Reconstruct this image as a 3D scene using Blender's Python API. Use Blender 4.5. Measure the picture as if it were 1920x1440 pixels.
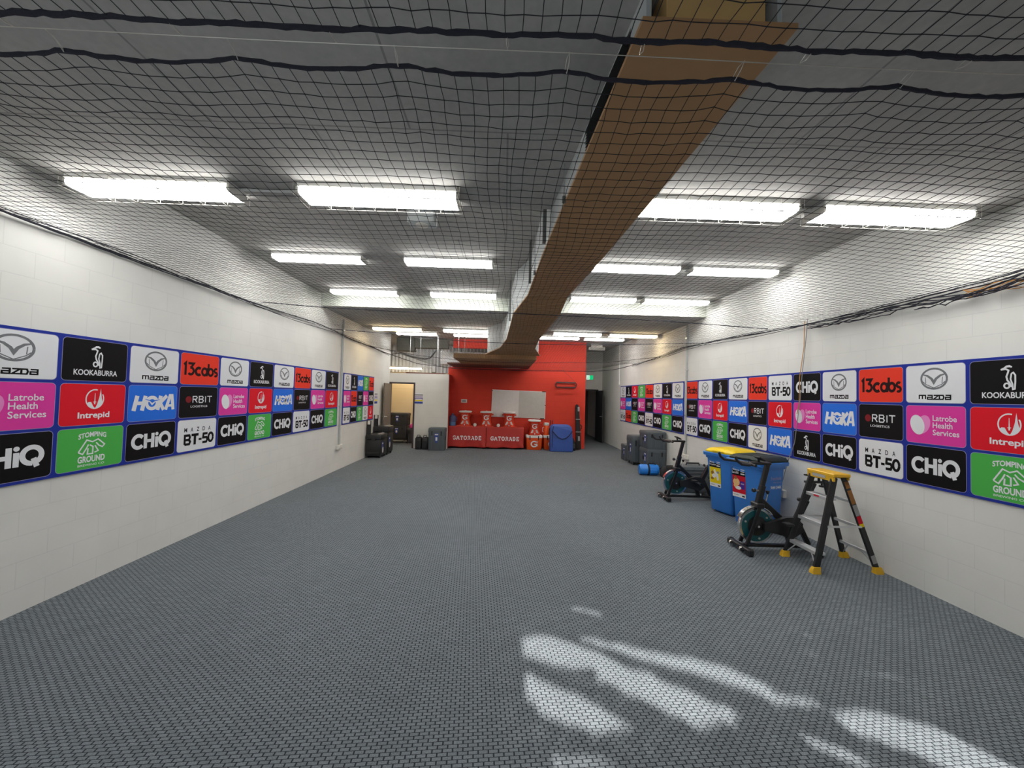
import bpy, bmesh, math, random
from mathutils import Vector, Matrix
random.seed(7)
R = math.radians
SC = bpy.context.scene
COL = SC.collection
for o in list(bpy.data.objects):
    bpy.data.objects.remove(o)

# ------------------------------------------------------------------ camera
H = 1.75
F_PX = 721.0
cd = bpy.data.cameras.new('camera')
cam = bpy.data.objects.new('camera', cd)
COL.objects.link(cam)
cd.sensor_width = 36.0
cd.lens = F_PX / 1920.0 * 36.0
cd.clip_start = 0.02
_v = Vector(((945 - 960) / F_PX, -(741 - 720) / F_PX, -1.0)).normalized()
_x = Vector((1, -0.026, 0))
_x = (_x - _v * _x.dot(_v)).normalized()
_z = _x.cross(_v)
cam.matrix_world = Matrix.Translation((0, 0, H)) @ Matrix((_x, _v, _z)).to_4x4()
SC.camera = cam

# ------------------------------------------------------------------ world, sun, exposure
w = bpy.data.worlds.new('sky')
SC.world = w
w.use_nodes = True
bg = w.node_tree.nodes['Background']
bg.inputs['Color'].default_value = (0.82, 0.90, 1.0, 1)
bg.inputs['Strength'].default_value = 1.15
SUN_TAN = 0.65                                  # the sun stands behind the camera, low
sl = bpy.data.lights.new('sun', 'SUN')
sl.energy = 9.0
sl.angle = R(0.6)
sl.color = (1.0, 0.95, 0.88)
sun = bpy.data.objects.new('sun', sl)
COL.objects.link(sun)
sun.rotation_euler = Vector((0, 1, -SUN_TAN)).to_track_quat('-Z', 'Y').to_euler()
SC.view_settings.view_transform = 'Standard'
SC.view_settings.look = 'None'
SC.view_settings.exposure = 0.5
SC.view_settings.gamma = 1.0
SC.view_settings.use_curve_mapping = False
SC.cycles.use_denoising = True
SC.cycles.max_bounces = 8
SC.cycles.diffuse_bounces = 5
SC.cycles.sample_clamp_indirect = 6.0
LAMP = 15.0                                     # strength of the fluorescent diffusers


# ------------------------------------------------------------------ materials
def lin(c):
    return tuple(((x / 255) / 12.92 if x <= 10 else ((x / 255 + 0.055) / 1.055) ** 2.4) for x in c)


def mat(name, rgb, rough=0.6, metal=0.0, noise=0.08, scale=12.0, bump=0.0, emit=None, spec=0.5, coat=0.0):
    m = bpy.data.materials.new(name)
    m.use_nodes = True
    nt = m.node_tree
    b = nt.nodes['Principled BSDF']
    b.inputs['Roughness'].default_value = rough
    b.inputs['Metallic'].default_value = metal
    b.inputs['Specular IOR Level'].default_value = spec
    b.inputs['Coat Weight'].default_value = coat
    tc = nt.nodes.new('ShaderNodeTexCoord')
    n = nt.nodes.new('ShaderNodeTexNoise')
    n.inputs['Scale'].default_value = scale
    n.inputs['Detail'].default_value = 4
    nt.links.new(tc.outputs['Object'], n.inputs['Vector'])
    cr = nt.nodes.new('ShaderNodeMix')
    cr.data_type = 'RGBA'
    cr.inputs[6].default_value = (*[max(0, x * (1 - noise)) for x in rgb], 1)
    cr.inputs[7].default_value = (*[min(1, x * (1 + noise)) for x in rgb], 1)
    nt.links.new(n.outputs['Fac'], cr.inputs[0])
    nt.links.new(cr.outputs[2], b.inputs['Base Color'])
    if bump:
        bp = nt.nodes.new('ShaderNodeBump')
        bp.inputs['Strength'].default_value = bump
        bp.inputs['Distance'].default_value = 0.01
        nt.links.new(n.outputs['Fac'], bp.inputs['Height'])
        nt.links.new(bp.outputs[0], b.inputs['Normal'])
    if emit:
        b.inputs['Emission Color'].default_value = (*emit[0], 1)
        b.inputs['Emission Strength'].default_value = emit[1]
    return m


def brick_mat(name, axes, base, mortar, bw, rh, ms, rough=0.7, bump=0.22, dirt=0.06, off=(0, 0), mix=0.0, noise_scale=3.0, fine=None, turn=0.0, squeeze=1.0):
    """painted blocks / woven tiles; axes picks which object axes run along and up the pattern"""
    m = bpy.data.materials.new(name)
    m.use_nodes = True
    nt = m.node_tree
    L = nt.links.new
    b = nt.nodes['Principled BSDF']
    b.inputs['Roughness'].default_value = rough
    b.inputs['Specular IOR Level'].default_value = 0.3
    tc = nt.nodes.new('ShaderNodeTexCoord')
    sp = nt.nodes.new('ShaderNodeSeparateXYZ')
    L(tc.outputs['Object'], sp.inputs[0])
    cb = nt.nodes.new('ShaderNodeCombineXYZ')
    L(sp.outputs[axes[0]], cb.inputs[0])
    L(sp.outputs[axes[1]], cb.inputs[1])
    ad = nt.nodes.new('ShaderNodeVectorMath')
    ad.inputs[1].default_value = (off[0] + 40.0 * bw, off[1] + 200 * rh, 0)
    mpn = nt.nodes.new('ShaderNodeMapping')
    mpn.inputs['Rotation'].default_value = (0, 0, -turn)
    mpn.inputs['Scale'].default_value = (squeeze, 1, 1)
    vr = nt.nodes.new('ShaderNodeVectorRotate')
    vr.rotation_type = 'Z_AXIS'
    vr.inputs['Angle'].default_value = -turn
    L(cb.outputs[0], vr.inputs['Vector'])
    mpn.inputs['Rotation'].default_value = (0, 0, 0)
    L(vr.outputs[0], mpn.inputs['Vector'])
    L(mpn.outputs[0], ad.inputs[0])
    br = nt.nodes.new('ShaderNodeTexBrick')
    br.inputs['Scale'].default_value = 1.0
    br.inputs['Brick Width'].default_value = bw
    br.inputs['Row Height'].default_value = rh
    br.inputs['Mortar Size'].default_value = ms
    br.inputs['Mortar Smooth'].default_value = 0.3
    br.inputs['Color1'].default_value = (*base, 1)
    br.inputs['Color2'].default_value = (*[x * (1 - mix) for x in base], 1)
    br.inputs['Mortar'].default_value = (*mortar, 1)
    L(ad.outputs[0], br.inputs['Vector'])
    n = nt.nodes.new('ShaderNodeTexNoise')
    n.inputs['Scale'].default_value = noise_scale
    n.inputs['Detail'].default_value = 6
    L(tc.outputs['Object'], n.inputs['Vector'])
    mp = nt.nodes.new('ShaderNodeMapRange')
    mp.inputs[1].default_value = 0.25
    mp.inputs[2].default_value = 0.75
    mp.inputs[3].default_value = 1 - dirt
    mp.inputs[4].default_value = 1 + dirt
    L(n.outputs['Fac'], mp.inputs[0])
    mul = nt.nodes.new('ShaderNodeVectorMath')
    mul.operation = 'SCALE'
    L(br.outputs['Color'], mul.inputs[0])
    L(mp.outputs[0], mul.inputs['Scale'])
    last = mul
    if fine:
        n2 = nt.nodes.new('ShaderNodeTexNoise')
        n2.inputs['Scale'].default_value = fine[0]
        n2.inputs['Detail'].default_value = 2
        L(tc.outputs['Object'], n2.inputs['Vector'])
        mp2 = nt.nodes.new('ShaderNodeMapRange')
        mp2.inputs[1].default_value = 0.3
        mp2.inputs[2].default_value = 0.7
        mp2.inputs[3].default_value = 1 - fine[1]
        mp2.inputs[4].default_value = 1 + fine[1]
        L(n2.outputs['Fac'], mp2.inputs[0])
        mul2 = nt.nodes.new('ShaderNodeVectorMath')
        mul2.operation = 'SCALE'
        L(mul.outputs[0], mul2.inputs[0])
        L(mp2.outputs[0], mul2.inputs['Scale'])
        last = mul2
    L(last.outputs[0], b.inputs['Base Color'])
    if bump:
        bp = nt.nodes.new('ShaderNodeBump')
        bp.invert = True
        bp.inputs['Strength'].default_value = bump
        bp.inputs['Distance'].default_value = 0.004
        L(br.outputs['Fac'], bp.inputs['Height'])
        L(bp.outputs[0], b.inputs['Normal'])
    return m


M = {}
WHITE_WALL = (0.74, 0.735, 0.70)
M['wall_side'] = brick_mat('painted block side wall', (1, 2), WHITE_WALL, (0.69, 0.685, 0.655), 0.39, 0.197, 0.004, off=(0.1, 0.008), dirt=0.035)
M['wall_end'] = brick_mat('painted block end wall', (0, 2), WHITE_WALL, (0.70, 0.69, 0.66), 0.39, 0.197, 0.004, off=(0.0, 0.008), dirt=0.035)
M['red_wall'] = brick_mat('red painted block wall', (0, 2), (0.62, 0.048, 0.026), (0.54, 0.04, 0.022), 0.39, 0.197, 0.004, off=(0.05, 0.008), dirt=0.05)
M['store_wall'] = brick_mat('cream store wall', (0, 2), (0.72, 0.60, 0.40), (0.62, 0.5, 0.33), 2.4, 1.9, 0.008, dirt=0.02)
M['ceiling'] = brick_mat('off form concrete ceiling', (0, 1), (0.415, 0.408, 0.388), (0.26, 0.255, 0.245), 1.2, 2.4, 0.007, rough=0.85, bump=0.25, dirt=0.13, off=(0.02, 0.07), noise_scale=1.3, fine=(26, 0.06))
M['carpet'] = brick_mat('woven tile carpet', (0, 1), (0.20, 0.228, 0.25), (0.026, 0.032, 0.042), 0.050 * 0.45, 0.0205, 0.0019, rough=0.95, bump=0.6, dirt=0.07, mix=0.16, noise_scale=0.9, fine=(190, 0.30), turn=0.08, squeeze=0.45)
M['white'] = mat('white paint', (0.78, 0.78, 0.76), 0.5)
M['offwhite'] = mat('off white plastic', (0.70, 0.68, 0.62), 0.4)
M['bulkhead'] = mat('pale bulkhead paint', (0.56, 0.585, 0.52), 0.7)
M['plaster'] = mat('pale grey plasterboard', (0.50, 0.53, 0.53), 0.7, noise=0.05)
M['plank'] = mat('brown timber board', (0.44, 0.25, 0.115), 0.65, noise=0.16, scale=5, bump=0.1)
M['tan'] = mat('raw pine', (0.62, 0.40, 0.16), 0.6, noise=0.12, scale=8)
M['maroon'] = mat('dark maroon board', (0.15, 0.05, 0.035), 0.6)
M['steel'] = mat('galvanised steel', (0.55, 0.57, 0.58), 0.38, 0.85)
M['darksteel'] = mat('dull dark steel', (0.16, 0.165, 0.16), 0.5, 0.4)
M['grey_paint'] = mat('grey conduit paint', (0.46, 0.47, 0.46), 0.5)
M['duct'] = mat('grey green duct lining', (0.125, 0.13, 0.11), 0.8, noise=0.15)
M['twine'] = mat('black net twine', (0.016, 0.016, 0.021), 0.85)
M['rope'] = mat('dark blue black rope', (0.022, 0.022, 0.034), 0.9, bump=0.4, scale=90)
M['wire'] = mat('thin steel wire', (0.62, 0.60, 0.54), 0.4, 0.6)
M['orange_cord'] = mat('orange cord', (0.55, 0.25, 0.05), 0.7)
M['black'] = mat('black plastic', (0.017, 0.017, 0.018), 0.45)
M['blackm'] = mat('black powder coat', (0.013, 0.013, 0.015), 0.35)
M['blackf'] = mat('black fabric', (0.014, 0.013, 0.015), 0.85, bump=0.2, scale=60)
M['chrome'] = mat('chrome', (0.75, 0.76, 0.76), 0.18, 0.95)
M['teal'] = mat('dark teal enamel', (0.008, 0.085, 0.095), 0.35)
M['alu'] = mat('brushed aluminium', (0.68, 0.69, 0.70), 0.38, 0.6)
M['yellow'] = mat('yellow plastic', (0.80, 0.46, 0.02), 0.42)
M['lidyellow'] = mat('bright yellow lid', (0.86, 0.60, 0.0), 0.38)
M['binblue'] = mat('blue bin plastic', (0.035, 0.20, 0.62), 0.42, noise=0.04)
M['lidgreen'] = mat('dark green lid', (0.016, 0.026, 0.021), 0.5, spec=0.3)
M['casegrey'] = mat('slate grey moulded plastic', (0.092, 0.108, 0.122), 0.5)
M['casedark'] = mat('dark grey moulded plastic', (0.05, 0.052, 0.056), 0.5)
M['labelblue'] = mat('blue label', (0.03, 0.07, 0.36), 0.5)
M['bagblue'] = mat('royal blue nylon', (0.03, 0.085, 0.36), 0.5, bump=0.3, scale=14)
M['aquablue'] = mat('bright blue vinyl', (0.02, 0.22, 0.74), 0.32)
M['gred'] = mat('orange red plastic', (0.66, 0.045, 0.012), 0.35)
M['gorange'] = mat('orange plastic', (0.78, 0.085, 0.008), 0.4)
M['gcloth'] = mat('red satin cloth', (0.47, 0.026, 0.018), 0.5, bump=0.1, scale=9)
M['silver'] = mat('silver print', (0.42, 0.40, 0.38), 0.4, 0.3)
M['ltext'] = mat('white print', (0.80, 0.79, 0.79), 0.5)
M['jug'] = mat('tinted blue jug plastic', (0.10, 0.13, 0.26), 0.25)
M['jugwater'] = mat('pale blue jug base', (0.10, 0.22, 0.42), 0.25)
M['board'] = mat('whiteboard face', (0.66, 0.62, 0.59), 0.25)
M['board2'] = mat('whiteboard grey face', (0.48, 0.46, 0.42), 0.25)
M['doorgrey'] = mat('dark door paint', (0.028, 0.031, 0.037), 0.5)
M['doorbrown'] = mat('brown grey door paint', (0.20, 0.165, 0.14), 0.5)
M['frame'] = mat('dark purple door frame', (0.07, 0.05, 0.06), 0.5)
M['darkroom'] = mat('dim grey wall', (0.13, 0.14, 0.135), 0.8)
M['corr'] = mat('silver corrugated sheet', (0.60, 0.63, 0.66), 0.4, 0.4)
M['pink'] = mat('bright pink plastic', (0.75, 0.06, 0.30), 0.35)
M['exit'] = mat('green exit sign', (0.0, 0.42, 0.13), 0.5, emit=((0.0, 0.7, 0.25), 0.5))
M['exitw'] = mat('white exit sign', (0.75, 0.8, 0.78), 0.5, emit=((0.8, 1, 0.9), 0.5))
M['tube'] = mat('lit fluorescent diffuser', (0.9, 0.9, 0.9), 0.4, emit=((1.0, 0.99, 0.96), LAMP))
M['tubewarm'] = mat('lit warm diffuser', (0.9, 0.85, 0.7), 0.4, emit=((1.0, 0.78, 0.46), LAMP * 0.9))
M['leaf'] = mat('gobo leaves', (0.03, 0.07, 0.02), 0.6)
# printed colours
_mat = mat


def mat(name, rgb, rough=0.5, metal=0.0, noise=0.02, scale=12.0):
    return _mat(name, rgb, 0.65, metal, noise, scale, spec=0.15)


M['p_blue'] = mat('board royal blue', lin((34, 52, 150)), 0.5, noise=0.02)
M['p_white'] = mat('printed white', (0.76, 0.77, 0.80), 0.5, noise=0.02)
M['p_black'] = mat('printed black', lin((14, 12, 14)), 0.5, noise=0.02)
M['p_cab'] = mat('printed red orange', lin((235, 62, 42)), 0.5, noise=0.02)
M['p_pink'] = mat('printed magenta', lin((222, 62, 158)), 0.5, noise=0.02)
M['p_red'] = mat('printed crimson', lin((222, 26, 42)), 0.5, noise=0.02)
M['p_hoka'] = mat('printed azure', lin((42, 112, 222)), 0.5, noise=0.02)
M['p_green'] = mat('printed green', lin((78, 178, 80)), 0.5, noise=0.02)
M['p_chrome'] = mat('printed chrome grey', lin((120, 122, 126)), 0.4, noise=0.25, scale=25)
M['p_edge'] = mat('printed pale edge', lin((150, 150, 190)), 0.5)
M['p_maroon'] = mat('printed maroon', lin((125, 30, 36)), 0.5)
M['p_lpink'] = mat('printed light pink', lin((232, 140, 200)), 0.5)
M['p_dark'] = mat('printed charcoal', lin((40, 16, 18)), 0.5)
M['s_yellow'] = mat('sticker yellow', lin((232, 205, 20)), 0.5)
M['s_red'] = mat('sticker red', lin((200, 28, 45)), 0.5)
M['s_purple'] = mat('sticker purple', lin((78, 48, 150)), 0.5)
M['s_peach'] = mat('sticker peach', lin((235, 190, 130)), 0.5)
M['s_grey'] = mat('sticker grey', lin((150, 150, 150)), 0.5)
M['s_brown'] = mat('sticker tan', lin((150, 105, 60)), 0.5)
M['p_lilac'] = mat('poster lilac', lin((170, 160, 190)), 0.5)
mat = _mat


# ------------------------------------------------------------------ mesh builder
class MB:
    def __init__(s):
        s.v, s.f, s.m, s.names = [], [], [], []

    def mi(s, k):
        if k not in s.names:
            s.names.append(k)
        return s.names.index(k)

    def add(s, vs, fs, k, T=None):
        b = len(s.v)
        i = s.mi(k)
        for p in vs:
            p = Vector(p)
            s.v.append(T @ p if T else p)
        for f in fs:
            s.f.append([b + j for j in f])
            s.m.append(i)

    def box(s, lo, hi, k, bev=0.0, T=None, seg=1):
        if bev <= 0:
            (x0, y0, z0), (x1, y1, z1) = lo, hi
            vs = [(x0, y0, z0), (x1, y0, z0), (x1, y1, z0), (x0, y1, z0), (x0, y0, z1), (x1, y0, z1), (x1, y1, z1), (x0, y1, z1)]
            s.add(vs, [(0, 3, 2, 1), (4, 5, 6, 7), (0, 1, 5, 4), (1, 2, 6, 5), (2, 3, 7, 6), (3, 0, 4, 7)], k, T)
            return
        bm = bmesh.new()
        bmesh.ops.create_cube(bm, size=1)
        for v in bm.verts:
            v.co = Vector([(lo[i] + hi[i]) / 2 + v.co[i] * (hi[i] - lo[i]) for i in range(3)])
        bmesh.ops.bevel(bm, geom=list(bm.edges), offset=bev, segments=seg, profile=0.5, affect='EDGES')
        bm.verts.index_update()
        s.add([v.co.copy() for v in bm.verts], [[v.index for v in f.verts] for f in bm.faces], k, T)
        bm.free()

    def tube(s, pts, r, k, n=8, closed=False, T=None, caps=True):
        pts = [Vector(p) for p in pts]
        N = len(pts)
        rs = r if isinstance(r, (list, tuple)) else [r] * N
        vs, fs = [], []
        prev = None
        for i, p in enumerate(pts):
            if closed:
                d = pts[(i + 1) % N] - pts[i - 1]
            else:
                d = pts[min(i + 1, N - 1)] - pts[max(i - 1, 0)]
            d.normalize()
            if prev is None:
                a = Vector((0, 0, 1)) if abs(d.z) < 0.9 else Vector((1, 0, 0))
                u = d.cross(a).normalized()
            else:
                u = (prev - d * prev.dot(d)).normalized()
            prev = u
            q = d.cross(u)
            for j in range(n):
                t = 2 * math.pi * j / n
                vs.append(p + (u * math.cos(t) + q * math.sin(t)) * rs[i])
        for i in range(N if closed else N - 1):
            a, b = i * n, ((i + 1) % N) * n
            for j in range(n):
                fs.append((a + j, a + (j + 1) % n, b + (j + 1) % n, b + j))
        if caps and not closed:
            fs.append(tuple(range(n))[::-1])
            fs.append(tuple((N - 1) * n + j for j in range(n)))
        s.add(vs, fs, k, T)

    def beam(s, p0, p1, wdt, dep, k, side=(0, 1, 0), bev=0.0):
        """bar of width wdt along side and depth dep across, from p0 to p1"""
        p0, p1 = Vector(p0), Vector(p1)
        d = p1 - p0
        ln = d.length
        d.normalize()
        sd = Vector(side)
        sd = (sd - d * sd.dot(d)).normalized()
        q = d.cross(sd)
        T = Matrix((sd, q, d)).transposed().to_4x4()
        T.translation = p0
        s.box((-wdt / 2, -dep / 2, 0), (wdt / 2, dep / 2, ln), k, bev, T)

    def lathe(s, prof, k, n=24, T=None, sq=None):
        """profile of (radius, z); sq = exponent for a squarish superellipse"""
        vs, fs = [], []
        for r, z in prof:
            for j in range(n):
                t = 2 * math.pi * j / n
                c, q = math.cos(t), math.sin(t)
                if sq:
                    c = math.copysign(abs(c) ** (2 / sq), c)
                    q = math.copysign(abs(q) ** (2 / sq), q)
                vs.append((r * c, r * q, z))
        for i in range(len(prof) - 1):
            for j in range(n):
                fs.append((i * n + j, i * n + (j + 1) % n, (i + 1) * n + (j + 1) % n, (i + 1) * n + j))
        fs.append(tuple(range(n))[::-1])
        fs.append(tuple((len(prof) - 1) * n + j for j in range(n)))
        s.add(vs, fs, k, T)

    def loft(s, secs, k, T=None):
        """rounded rectangles: (z, cx, cy, half x, half y, corner radius)"""
        vs, fs = [], []
        n = 16
        for z, cx, cy, hx, hy, r in secs:
            for c in range(4):
                sx, sy = [(1, 1), (-1, 1), (-1, -1), (1, -1)][c]
                for j in range(4):
                    t = math.pi / 2 * (c + j / 3)
                    vs.append((cx + sx * (hx - r) + r * math.cos(t), cy + sy * (hy - r) + r * math.sin(t), z))
        for i in range(len(secs) - 1):
            for j in range(n):
                fs.append((i * n + j, i * n + (j + 1) % n, (i + 1) * n + (j + 1) % n, (i + 1) * n + j))
        fs.append(tuple(range(n))[::-1])
        fs.append(tuple((len(secs) - 1) * n + j for j in range(n)))
        s.add(vs, fs, k, T)

    def prism(s, poly, k, z0, z1, T=None):
        n = len(poly)
        vs = [(x, y, z0) for x, y in poly] + [(x, y, z1) for x, y in poly]
        fs = [tuple(range(n))[::-1], tuple(range(n, 2 * n))] + [(i, (i + 1) % n, n + (i + 1) % n, n + i) for i in range(n)]
        s.add(vs, fs, k, T)

    def build(s, name, parent=None, smooth=True, angle=35, loc=None, **props):
        me = bpy.data.meshes.new(name)
        me.from_pydata([tuple(p) for p in s.v], [], s.f)
        for k in s.names:
            me.materials.append(M[k])
        me.polygons.foreach_set('material_index', s.m)
        me.update()
        if smooth:
            me.polygons.foreach_set('use_smooth', [True] * len(me.polygons))
            me.set_sharp_from_angle(angle=R(angle))
        o = bpy.data.objects.new(name, me)
        COL.objects.link(o)
        if parent:
            o.parent = parent
        if loc:
            o.location = loc
        for a, b in props.items():
            o[a] = b
        return o


def thing(name, label, cat, loc=(0, 0, 0), rz=0.0, group=None):
    o = bpy.data.objects.new(name, None)
    o.empty_display_size = 0.1
    COL.objects.link(o)
    o.location = loc
    o.rotation_euler = (0, 0, rz)
    return tag(o, label, cat, group)


def tag(o, label, cat, group=None):
    o['label'] = label
    o['category'] = cat
    if group:
        o['group'] = group
    return o


def copy_tree(o, parent=None):
    c = o.copy()
    COL.objects.link(c)
    c.parent = parent
    for ch in list(o.children):
        copy_tree(ch, c)
    return c


def dup(o, label, loc, rz=0.0):
    c = copy_tree(o)
    c.location = loc
    c.rotation_euler = (0, 0, rz)
    c['label'] = label
    return c


def struct(name, mb, **kw):
    o = mb.build(name, **kw)
    o['kind'] = 'structure'
    return o


# ------------------------------------------------------------------ the room
XL, XR = -3.65, 4.02
YB = -1.6                       # wall behind the camera
YW, YRED = 12.3, 13.05         # white partition, red wall
RX = 2.77                       # right end of the red wall
YEND = 15.7                     # end of the recess
b = MB(); b.box((-5.2, YB - 0.2, -0.2), (XR + 0.2, 18.6, 0.0), 'carpet'); struct('floor', b, smooth=False)
b = MB(); b.box((XL - 0.2, YB, 0), (XL, YW, 3.9), 'wall_side'); struct('wall_left', b, smooth=False)
b = MB(); b.box((XR, YB, 0), (XR + 0.2, 18.4, 3.9), 'wall_side'); struct('wall_right', b, smooth=False)
# ceiling: four slabs at two heights, the upstands between them
b = MB()
b.box((XL, YB, 3.37), (XR, 3.28, 3.9), 'ceiling')
b.box((XL, 3.28, 3.67), (XR, 7.6, 3.9), 'ceiling')
b.box((XL, 7.62, 3.42), (XR, 10.4, 3.9), 'ceiling')
b.box((-5.0, 10.4, 3.62), (XR, 18.4, 3.9), 'ceiling')
struct('ceiling', b, smooth=False)
b = MB(); b.box((XL, 7.6, 3.42), (XR, 7.62, 3.67), 'bulkhead'); struct('trim_1', b, smooth=False)
# white partition with the store door
DX0, DX1, DH = -3.63, -2.86, 2.05
b = MB()
b.box((XL, YW, DH), (DX1, YW + 0.12, 2.37), 'wall_end')
b.box((DX1, YW, 0), (-1.775, YW + 0.12, 2.37), 'wall_end')
b.box((-1.89, YW + 0.12, 0), (-1.775, YRED, 2.37), 'red_wall')
struct('wall_back_left', b, smooth=False)
# red wall: full height at right, cut lower at left; red lintel left of the beam
b = MB()
b.box((-1.9, YRED, 0), (0.55, YRED + 0.15, 2.66), 'red_wall')
b.box((0.55, YRED, 0), (RX, YRED + 0.15, 3.62), 'red_wall')
b.box((-1.76, YRED, 3.32), (-0.5, YRED + 0.15, 3.62), 'red_wall')
struct('wall_back_red', b, smooth=False)
# recess
b = MB(); b.box((RX - 0.15, YRED + 0.15, 0), (RX, YEND, 3.62), 'wall_side'); struct('wall_recess_left', b, smooth=False)
b = MB()
b.box((RX, YEND, 2.06), (XR, YEND + 0.15, 3.62), 'wall_end')
b.box((3.84, YEND, 0), (XR, YEND + 0.15, 2.06), 'wall_end')
b.box((RX, YEND, 0), (2.94, YEND + 0.15, 2.06), 'wall_end')
struct('wall_recess_end', b, smooth=False)
b = MB()
b.box((2.0, 18.3, 0), (XR, 18.4, 3.0), 'darkroom'); b.box((1.9, YEND + 0.15, 0), (2.0, 18.4, 3.0), 'darkroom')
b.box((1.9, YEND + 0.15, 2.6), (XR, 18.4, 2.7), 'darkroom')
struct('wall_passage', b, smooth=False)
# store room behind the partition
b = MB()
b.box((-5.0, 15.2, 0), (-0.35, 15.3, 3.62), 'store_wall')
struct('wall_store_back', b, smooth=False)
b = MB(); b.box((-5.1, YW, 0), (-5.0, 15.3, 3.62), 'store_wall'); b.box((-5.0, YW, 0), (XL - 0.2, YW + 0.1, 3.62), 'store_wall')
struct('wall_store_left', b, smooth=False)
b = MB(); b.box((-0.45, YRED + 0.15, 0), (-0.35, 15.2, 3.62), 'bulkhead'); struct('wall_store_right', b, smooth=False)
# wall behind the camera with a high window opening
WX0, WX1, WZ0, WZ1 = 0.0, 3.3, 1.95, 3.28
b = MB()
OX0, OX1, OZ = -3.1, -0.5, 2.05       # unseen doorway, added for more daylight from behind the camera
b.box((XL - 0.2, YB - 0.2, 0), (OX0, YB, OZ), 'wall_end')
b.box((OX1, YB - 0.2, 0), (XR + 0.2, YB, WZ0), 'wall_end')
b.box((XL - 0.2, YB - 0.2, OZ), (OX1, YB, WZ0 if WZ0 > OZ else OZ + 0.01), 'wall_end')
b.box((XL - 0.2, YB - 0.2, WZ1), (XR + 0.2, YB, 3.9), 'wall_end')
b.box((XL - 0.2, YB - 0.2, OZ), (WX0, YB, WZ1), 'wall_end')
b.box((WX1, YB - 0.2, WZ0), (XR + 0.2, YB, WZ1), 'wall_end')
struct('wall_rear', b, smooth=False)
b = MB()
for x0, x1, z0, z1 in ((WX0, WX1, WZ0, WZ0 + 0.04), (WX0, WX1, WZ1 - 0.04, WZ1), (WX0, WX0 + 0.04, WZ0, WZ1), (WX1 - 0.04, WX1, WZ0, WZ1)):
    b.box((x0, YB - 0.14, z0), (x1, YB - 0.06, z1), 'darksteel')
struct('window_1', b, smooth=False)

# foliage added outside that window, gaps cut to shape the sun patches
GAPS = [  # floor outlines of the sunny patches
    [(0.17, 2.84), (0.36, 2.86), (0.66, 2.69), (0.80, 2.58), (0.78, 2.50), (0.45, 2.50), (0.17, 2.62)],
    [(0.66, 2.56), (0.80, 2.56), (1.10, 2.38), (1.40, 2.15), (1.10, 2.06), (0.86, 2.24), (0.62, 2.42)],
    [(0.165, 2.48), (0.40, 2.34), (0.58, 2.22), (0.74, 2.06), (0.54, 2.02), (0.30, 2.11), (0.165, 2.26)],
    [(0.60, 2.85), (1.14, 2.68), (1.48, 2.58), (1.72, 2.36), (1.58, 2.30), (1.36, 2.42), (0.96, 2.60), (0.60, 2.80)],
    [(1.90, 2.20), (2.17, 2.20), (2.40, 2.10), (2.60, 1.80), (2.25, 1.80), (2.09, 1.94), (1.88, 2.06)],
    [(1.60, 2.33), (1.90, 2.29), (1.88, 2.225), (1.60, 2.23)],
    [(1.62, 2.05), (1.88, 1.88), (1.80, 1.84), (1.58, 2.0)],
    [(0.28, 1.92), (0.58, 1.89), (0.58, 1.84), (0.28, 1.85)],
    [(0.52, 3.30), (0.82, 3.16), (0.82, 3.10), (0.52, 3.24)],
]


def inside(p, poly):
    x, y = p
    c = False
    for i in range(len(poly)):
        (x0, y0), (x1, y1) = poly[i - 1], poly[i]
        if (y0 > y) != (y1 > y) and x < (x1 - x0) * (y - y0) / (y1 - y0) + x0:
            c = not c
    return c


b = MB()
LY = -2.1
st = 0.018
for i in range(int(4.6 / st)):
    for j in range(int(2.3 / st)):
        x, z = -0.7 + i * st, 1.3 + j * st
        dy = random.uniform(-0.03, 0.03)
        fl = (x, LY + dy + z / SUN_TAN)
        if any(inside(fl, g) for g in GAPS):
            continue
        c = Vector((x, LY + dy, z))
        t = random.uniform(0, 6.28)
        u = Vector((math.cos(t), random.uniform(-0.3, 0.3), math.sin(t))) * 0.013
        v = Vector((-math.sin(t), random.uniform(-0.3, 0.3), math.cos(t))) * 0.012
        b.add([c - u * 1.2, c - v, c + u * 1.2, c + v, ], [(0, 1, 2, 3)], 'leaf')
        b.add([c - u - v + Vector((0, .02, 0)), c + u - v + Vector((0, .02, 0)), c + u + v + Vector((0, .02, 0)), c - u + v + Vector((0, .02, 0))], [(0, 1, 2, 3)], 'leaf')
o = b.build('leaf_gobo', smooth=False)
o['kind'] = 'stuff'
o['label'] = 'unseen green leaves behind the camera, gaps cut to shape the sun patches'
o['category'] = 'leaf_gobo'

# door frames and leaves
b = MB()
b.box((DX0 - 0.015, YW - 0.02, 0), (DX0 + 0.02, YW + 0.14, DH), 'frame')
b.box((DX1 - 0.02, YW - 0.02, 0), (DX1 + 0.03, YW + 0.14, DH), 'frame')
b.box((DX0 - 0.015, YW - 0.02, DH - 0.02), (DX1 + 0.03, YW + 0.14, DH + 0.03), 'frame')
struct('trim_2', b, smooth=False)


def door(name, hinge, ang, wid, hgt, k):
    b = MB()
    b.box((0, -0.02, 0.01), (wid, 0.02, hgt), k, 0.003)
    d = b.build(name)
    d['kind'] = 'structure'
    d.location = hinge
    d.rotation_euler = (0, 0, ang)
    for s in (-1, 1):
        h = MB()
        h.tube([(wid - 0.07, 0.018 * s, 1.02), (wid - 0.07, 0.06 * s, 1.02), (wid - 0.19, 0.06 * s, 1.02)], 0.011, 'steel')
        h.lathe([(0.026, 0), (0.026, 0.006)], 'steel', 14, Matrix.Translation((wid - 0.07, 0.019 * s, 1.02)) @ Matrix.Rotation(-s * math.pi / 2, 4, 'X'))
        h.build('door_handle', d)
    return d


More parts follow.
